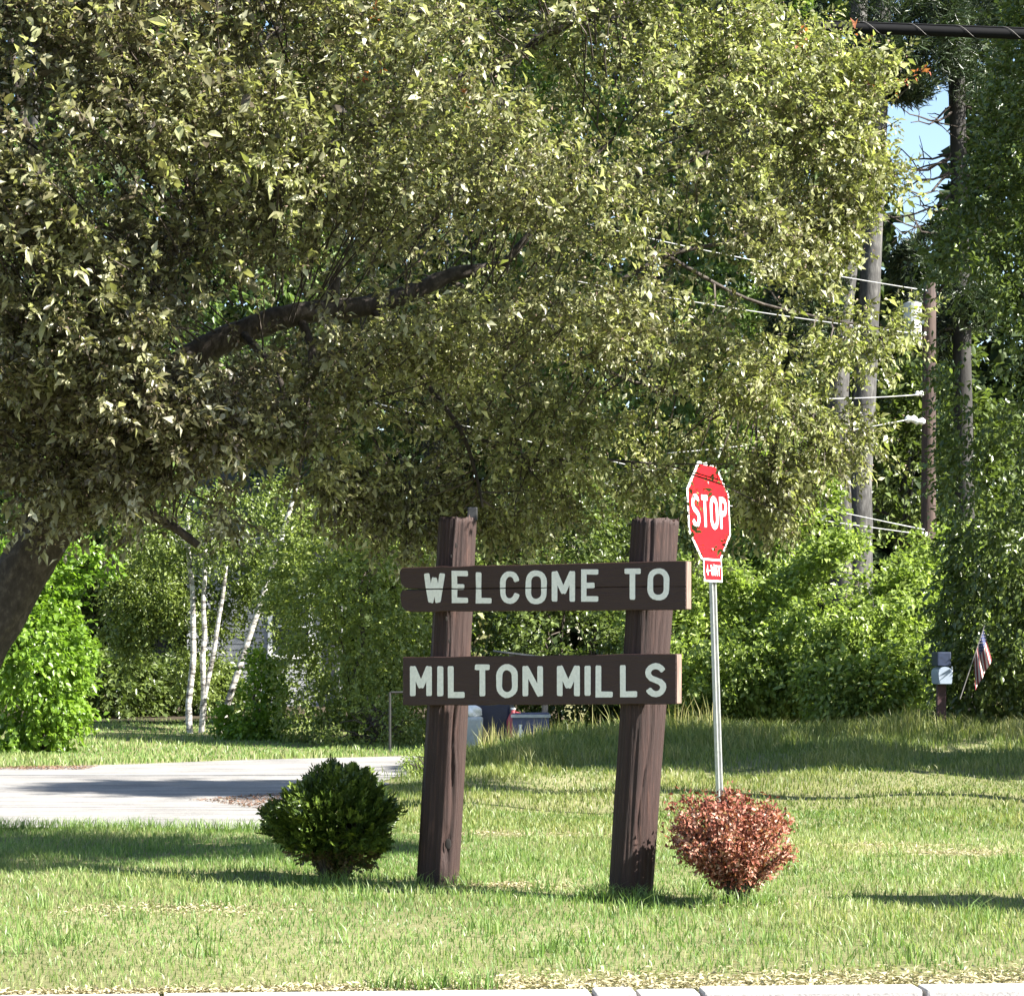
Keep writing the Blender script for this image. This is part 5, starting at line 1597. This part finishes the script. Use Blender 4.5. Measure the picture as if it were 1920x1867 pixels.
bm_obj('signal_flag', bevelled(abox(X + 0.098, X + 0.106, MY - 0.05, MY + 0.02, zb + 0.09, zm + 0.0), 0.002, 1), M['white_plastic'], mb)
bm_obj('paper_box', bevelled(abox(X - 0.075, X + 0.085, MY - 0.06, MY + 0.34, zm + 0.004, zt), 0.012), M['mailbox_navy'], mb)

# small flag on a stick
FY = 27.75
fl = thing('small_flag', 'small drooping stars and stripes flag on a thin tilted stick', 'flag', tuple(at(1803, 1330, FY)))
s0, s1 = at(1800, 1310, FY), at(1846, 1172, FY)
v, f = tube([s0, s1], [0.006, 0.005], 6); mesh_obj('stick', v, f, M['grey_timber'], fl)
d = unit(s0 - s1)
hoist = 0.36; fly = 0.44
nU, nV = 13, 26
def flag_pt(i, j, lift=0.0):
    """i along the hoist (0 at the stick's top), j along the fly, hanging down in folds"""
    a_ = i / nV * hoist; b_ = j / nU * fly
    p0 = s1 + d * (a_ + 0.03)
    hang = np.array([0.05 + 0.18 * (1 - a_ / hoist), -0.02, -1.0])
    hang = unit(hang)
    return p0 + hang * b_ * 0.86 + YA * (0.03 * math.sin(a_ * 40 + b_ * 5) * min(1, b_ * 6) + lift) + XA * (0.25 - a_) * b_ * 0.10
def flag_piece(name, i0, i1, j0, j1, mat, lift=0.0):
    V, Fc = [], []
    for i in range(i0, i1 + 1):
        for j in range(j0, j1 + 1): V.append(flag_pt(i, j, lift))
    w_ = j1 - j0 + 1
    for i in range(i1 - i0):
        for j in range(j1 - j0): Fc.append((i * w_ + j, i * w_ + j + 1, (i + 1) * w_ + j + 1, (i + 1) * w_ + j))
    return mesh_obj(name, V, Fc, mat, fl)
for s in range(13):
    flag_piece('stripe', s * 2, s * 2 + 2, 5 if s < 7 else 0, nU, M['flag_red'] if s % 2 == 0 else M['flag_white'])
flag_piece('canton', 0, 14, 0, 5, M['flag_blue'])
st = Acc()
for a_ in range(5):
    for b_ in range(4):
        c = (flag_pt(1 + a_ * 2.8, 0.6 + b_ * 1.2, -0.003) )
        R5 = [(0.009 if q % 2 == 0 else 0.0036) for q in range(10)]
        V = [c + XA * R5[q] * math.sin(q * math.pi / 5) + ZA * R5[q] * math.cos(q * math.pi / 5) for q in range(10)]
        st.add((np.array(V), [tuple(range(10))]))
st.build('stars', M['flag_white'], fl)

# black bracket post beside the road
KY = 30.0
X, g = ground_px(731, KY)
kp = thing('bracket_post', 'thin black iron post with a short arm behind the lower board', 'post', (X, KY, g))
zt = at(0, 1297, KY)[2]
v, f = tube([(X, KY, g - 0.1), (X, KY, zt - 0.2), (X, KY, zt)], [0.018, 0.016, 0.016], 8); mesh_obj('upright', v, f, M['iron'], kp)
v, f = tube([(X + 0.017, KY, zt - 0.005), (X + 0.36, KY, zt - 0.002)], [0.014, 0.012], 8); mesh_obj('arm', v, f, M['iron'], kp)
v, f = tube([(X + 0.33, KY, zt - 0.015), (X + 0.33, KY, zt - 0.10)], [0.006, 0.006], 6); mesh_obj('hook', v, f, M['iron'], kp)

# ---------------------------------------------------------------- utility pole and wires
UY = 40.0
X, g = ground_px(1741, UY)
up = thing('utility_pole', 'weathered brown utility pole with a pale transformer can', 'utility pole', (X, UY, g))
zt = at(0, 530, UY)[2]
pp = np.array([(X - 0.03, UY, g - 0.2), (X, UY, g + 2), (X, UY, g + 4.2), (X + 0.02, UY, zt)])
v, f = tube(smooth_path(pp, 5), np.linspace(0.15, 0.105, 16), 14); mesh_obj('pole', v, f, M['pole_wood'], up, smooth=True)
tc_ = at(1711, 604, UY - 0.05)
v, f = tube([tc_ + ZA * h for h in (-0.31, -0.30, 0.28, 0.31, 0.34)], [0.13, 0.15, 0.15, 0.15, 0.06], 18); tr = mesh_obj('transformer', v, f, M['transformer'], up, smooth=False)
for s in (-0.06, 0.06):
    q = tc_ + ZA * 0.345 + XA * s
    v, f = tube([q - ZA * 0.02, q + ZA * 0.05, q + ZA * 0.09, q + ZA * 0.14], [0.025, 0.02, 0.028, 0.012], 10); mesh_obj('bushing', v, f, M['iron'], tr)
Acc().add(box((tc_ + np.array([X, UY, tc_[2]])) / 2 + XA * 0.05, XA, YA, ZA, 0.2, 0.05, 0.08)).build('bracket', M['galvanised'], up)
for (px, py, s) in [(1724, 738, 0.05), (1708, 786, 0.07), (1724, 790, 0.065), (1730, 626, 0.045), (1732, 1001, 0.045)]:
    q = at(px, py, UY - 0.16)
    v, f = tube([q + XA * a_ for a_ in (-s * 1.4, -s * 0.7, 0, s * 0.7, s * 1.4)], [s * 0.5, s, s * 0.6, s, s * 0.5], 10); mesh_obj('insulator', v, f, M['white_plastic'], up, smooth=True)
WIRES = [
    ('top bare wire running from the utility pole to the left', (1737, 545), (1100, 420)),
    ('bare wire passing before the twin trunks below the transformer', (1728, 627), (1000, 512)),
    ('short level wire at the middle of the utility pole', (1722, 740), (1360, 742)),
    ('wire climbing gently towards the insulators on the pole', (1706, 786), (1250, 850)),
    ('upper of the two low wires before the roadside bushes', (1733, 993), (700, 755)),
    ('lowest wire crossing before the roadside bushes', (1732, 1002), (1000, 880)),
]
for lab, a_, b_ in WIRES:
    p0, p1 = at(a_[0], a_[1], UY - 0.2), at(b_[0], b_[1], UY - 1.0)
    t_ = np.linspace(0, 1, 14)[:, None]
    path = p0 * (1 - t_) + p1 * t_ - ZA * (0.12 * 4 * t_ * (1 - t_)) * 0.5
    w = thing('utility_wire', lab, 'wire', tuple(p0), 'bare wires on the utility pole')
    v, f = tube(path, 0.009, 6); mesh_obj('conductor', v, f, M['wire'], w, smooth=True)
    v, f = tube([path[0] + (path[1] - path[0]) * s for s in (0.0, 0.12, 0.3)], [0.017, 0.017, 0.012], 8); mesh_obj('clamp', v, f, M['galvanised'], w)

# thick lashed cable across the top right
KBY = 21.5
p0, p1 = at(-700, -30, KBY), at(3000, 104, KBY)
t_ = np.linspace(0, 1, 40)[:, None]
path = p0 * (1 - t_) + p1 * t_
cab = thing('overhead_cable', 'thick black lashed cable crossing the top right corner', 'cable', tuple(path[20]))
v, f = tube(path, 0.046, 14); mesh_obj('sheath', v, f, M['cable'], cab, smooth=True)
mid = path + ZA * 0.046
v, f = tube(mid + ZA * 0.008, 0.009, 8); mesh_obj('messenger_strand', v, f, M['cable'], cab, smooth=True)
n_ = 900
tt = np.linspace(0, 1, n_)[:, None]
c = p0 * (1 - tt) + p1 * tt + ZA * 0.004
ang = np.linspace(0, 2 * math.pi * 42, n_)
v, f = tube(c + np.stack([np.zeros(n_), np.cos(ang) * 0.052, np.sin(ang) * 0.057], 1), 0.0016, 3, cap=False); mesh_obj('lashing_wire', v, f, M['grey_timber'], cab)
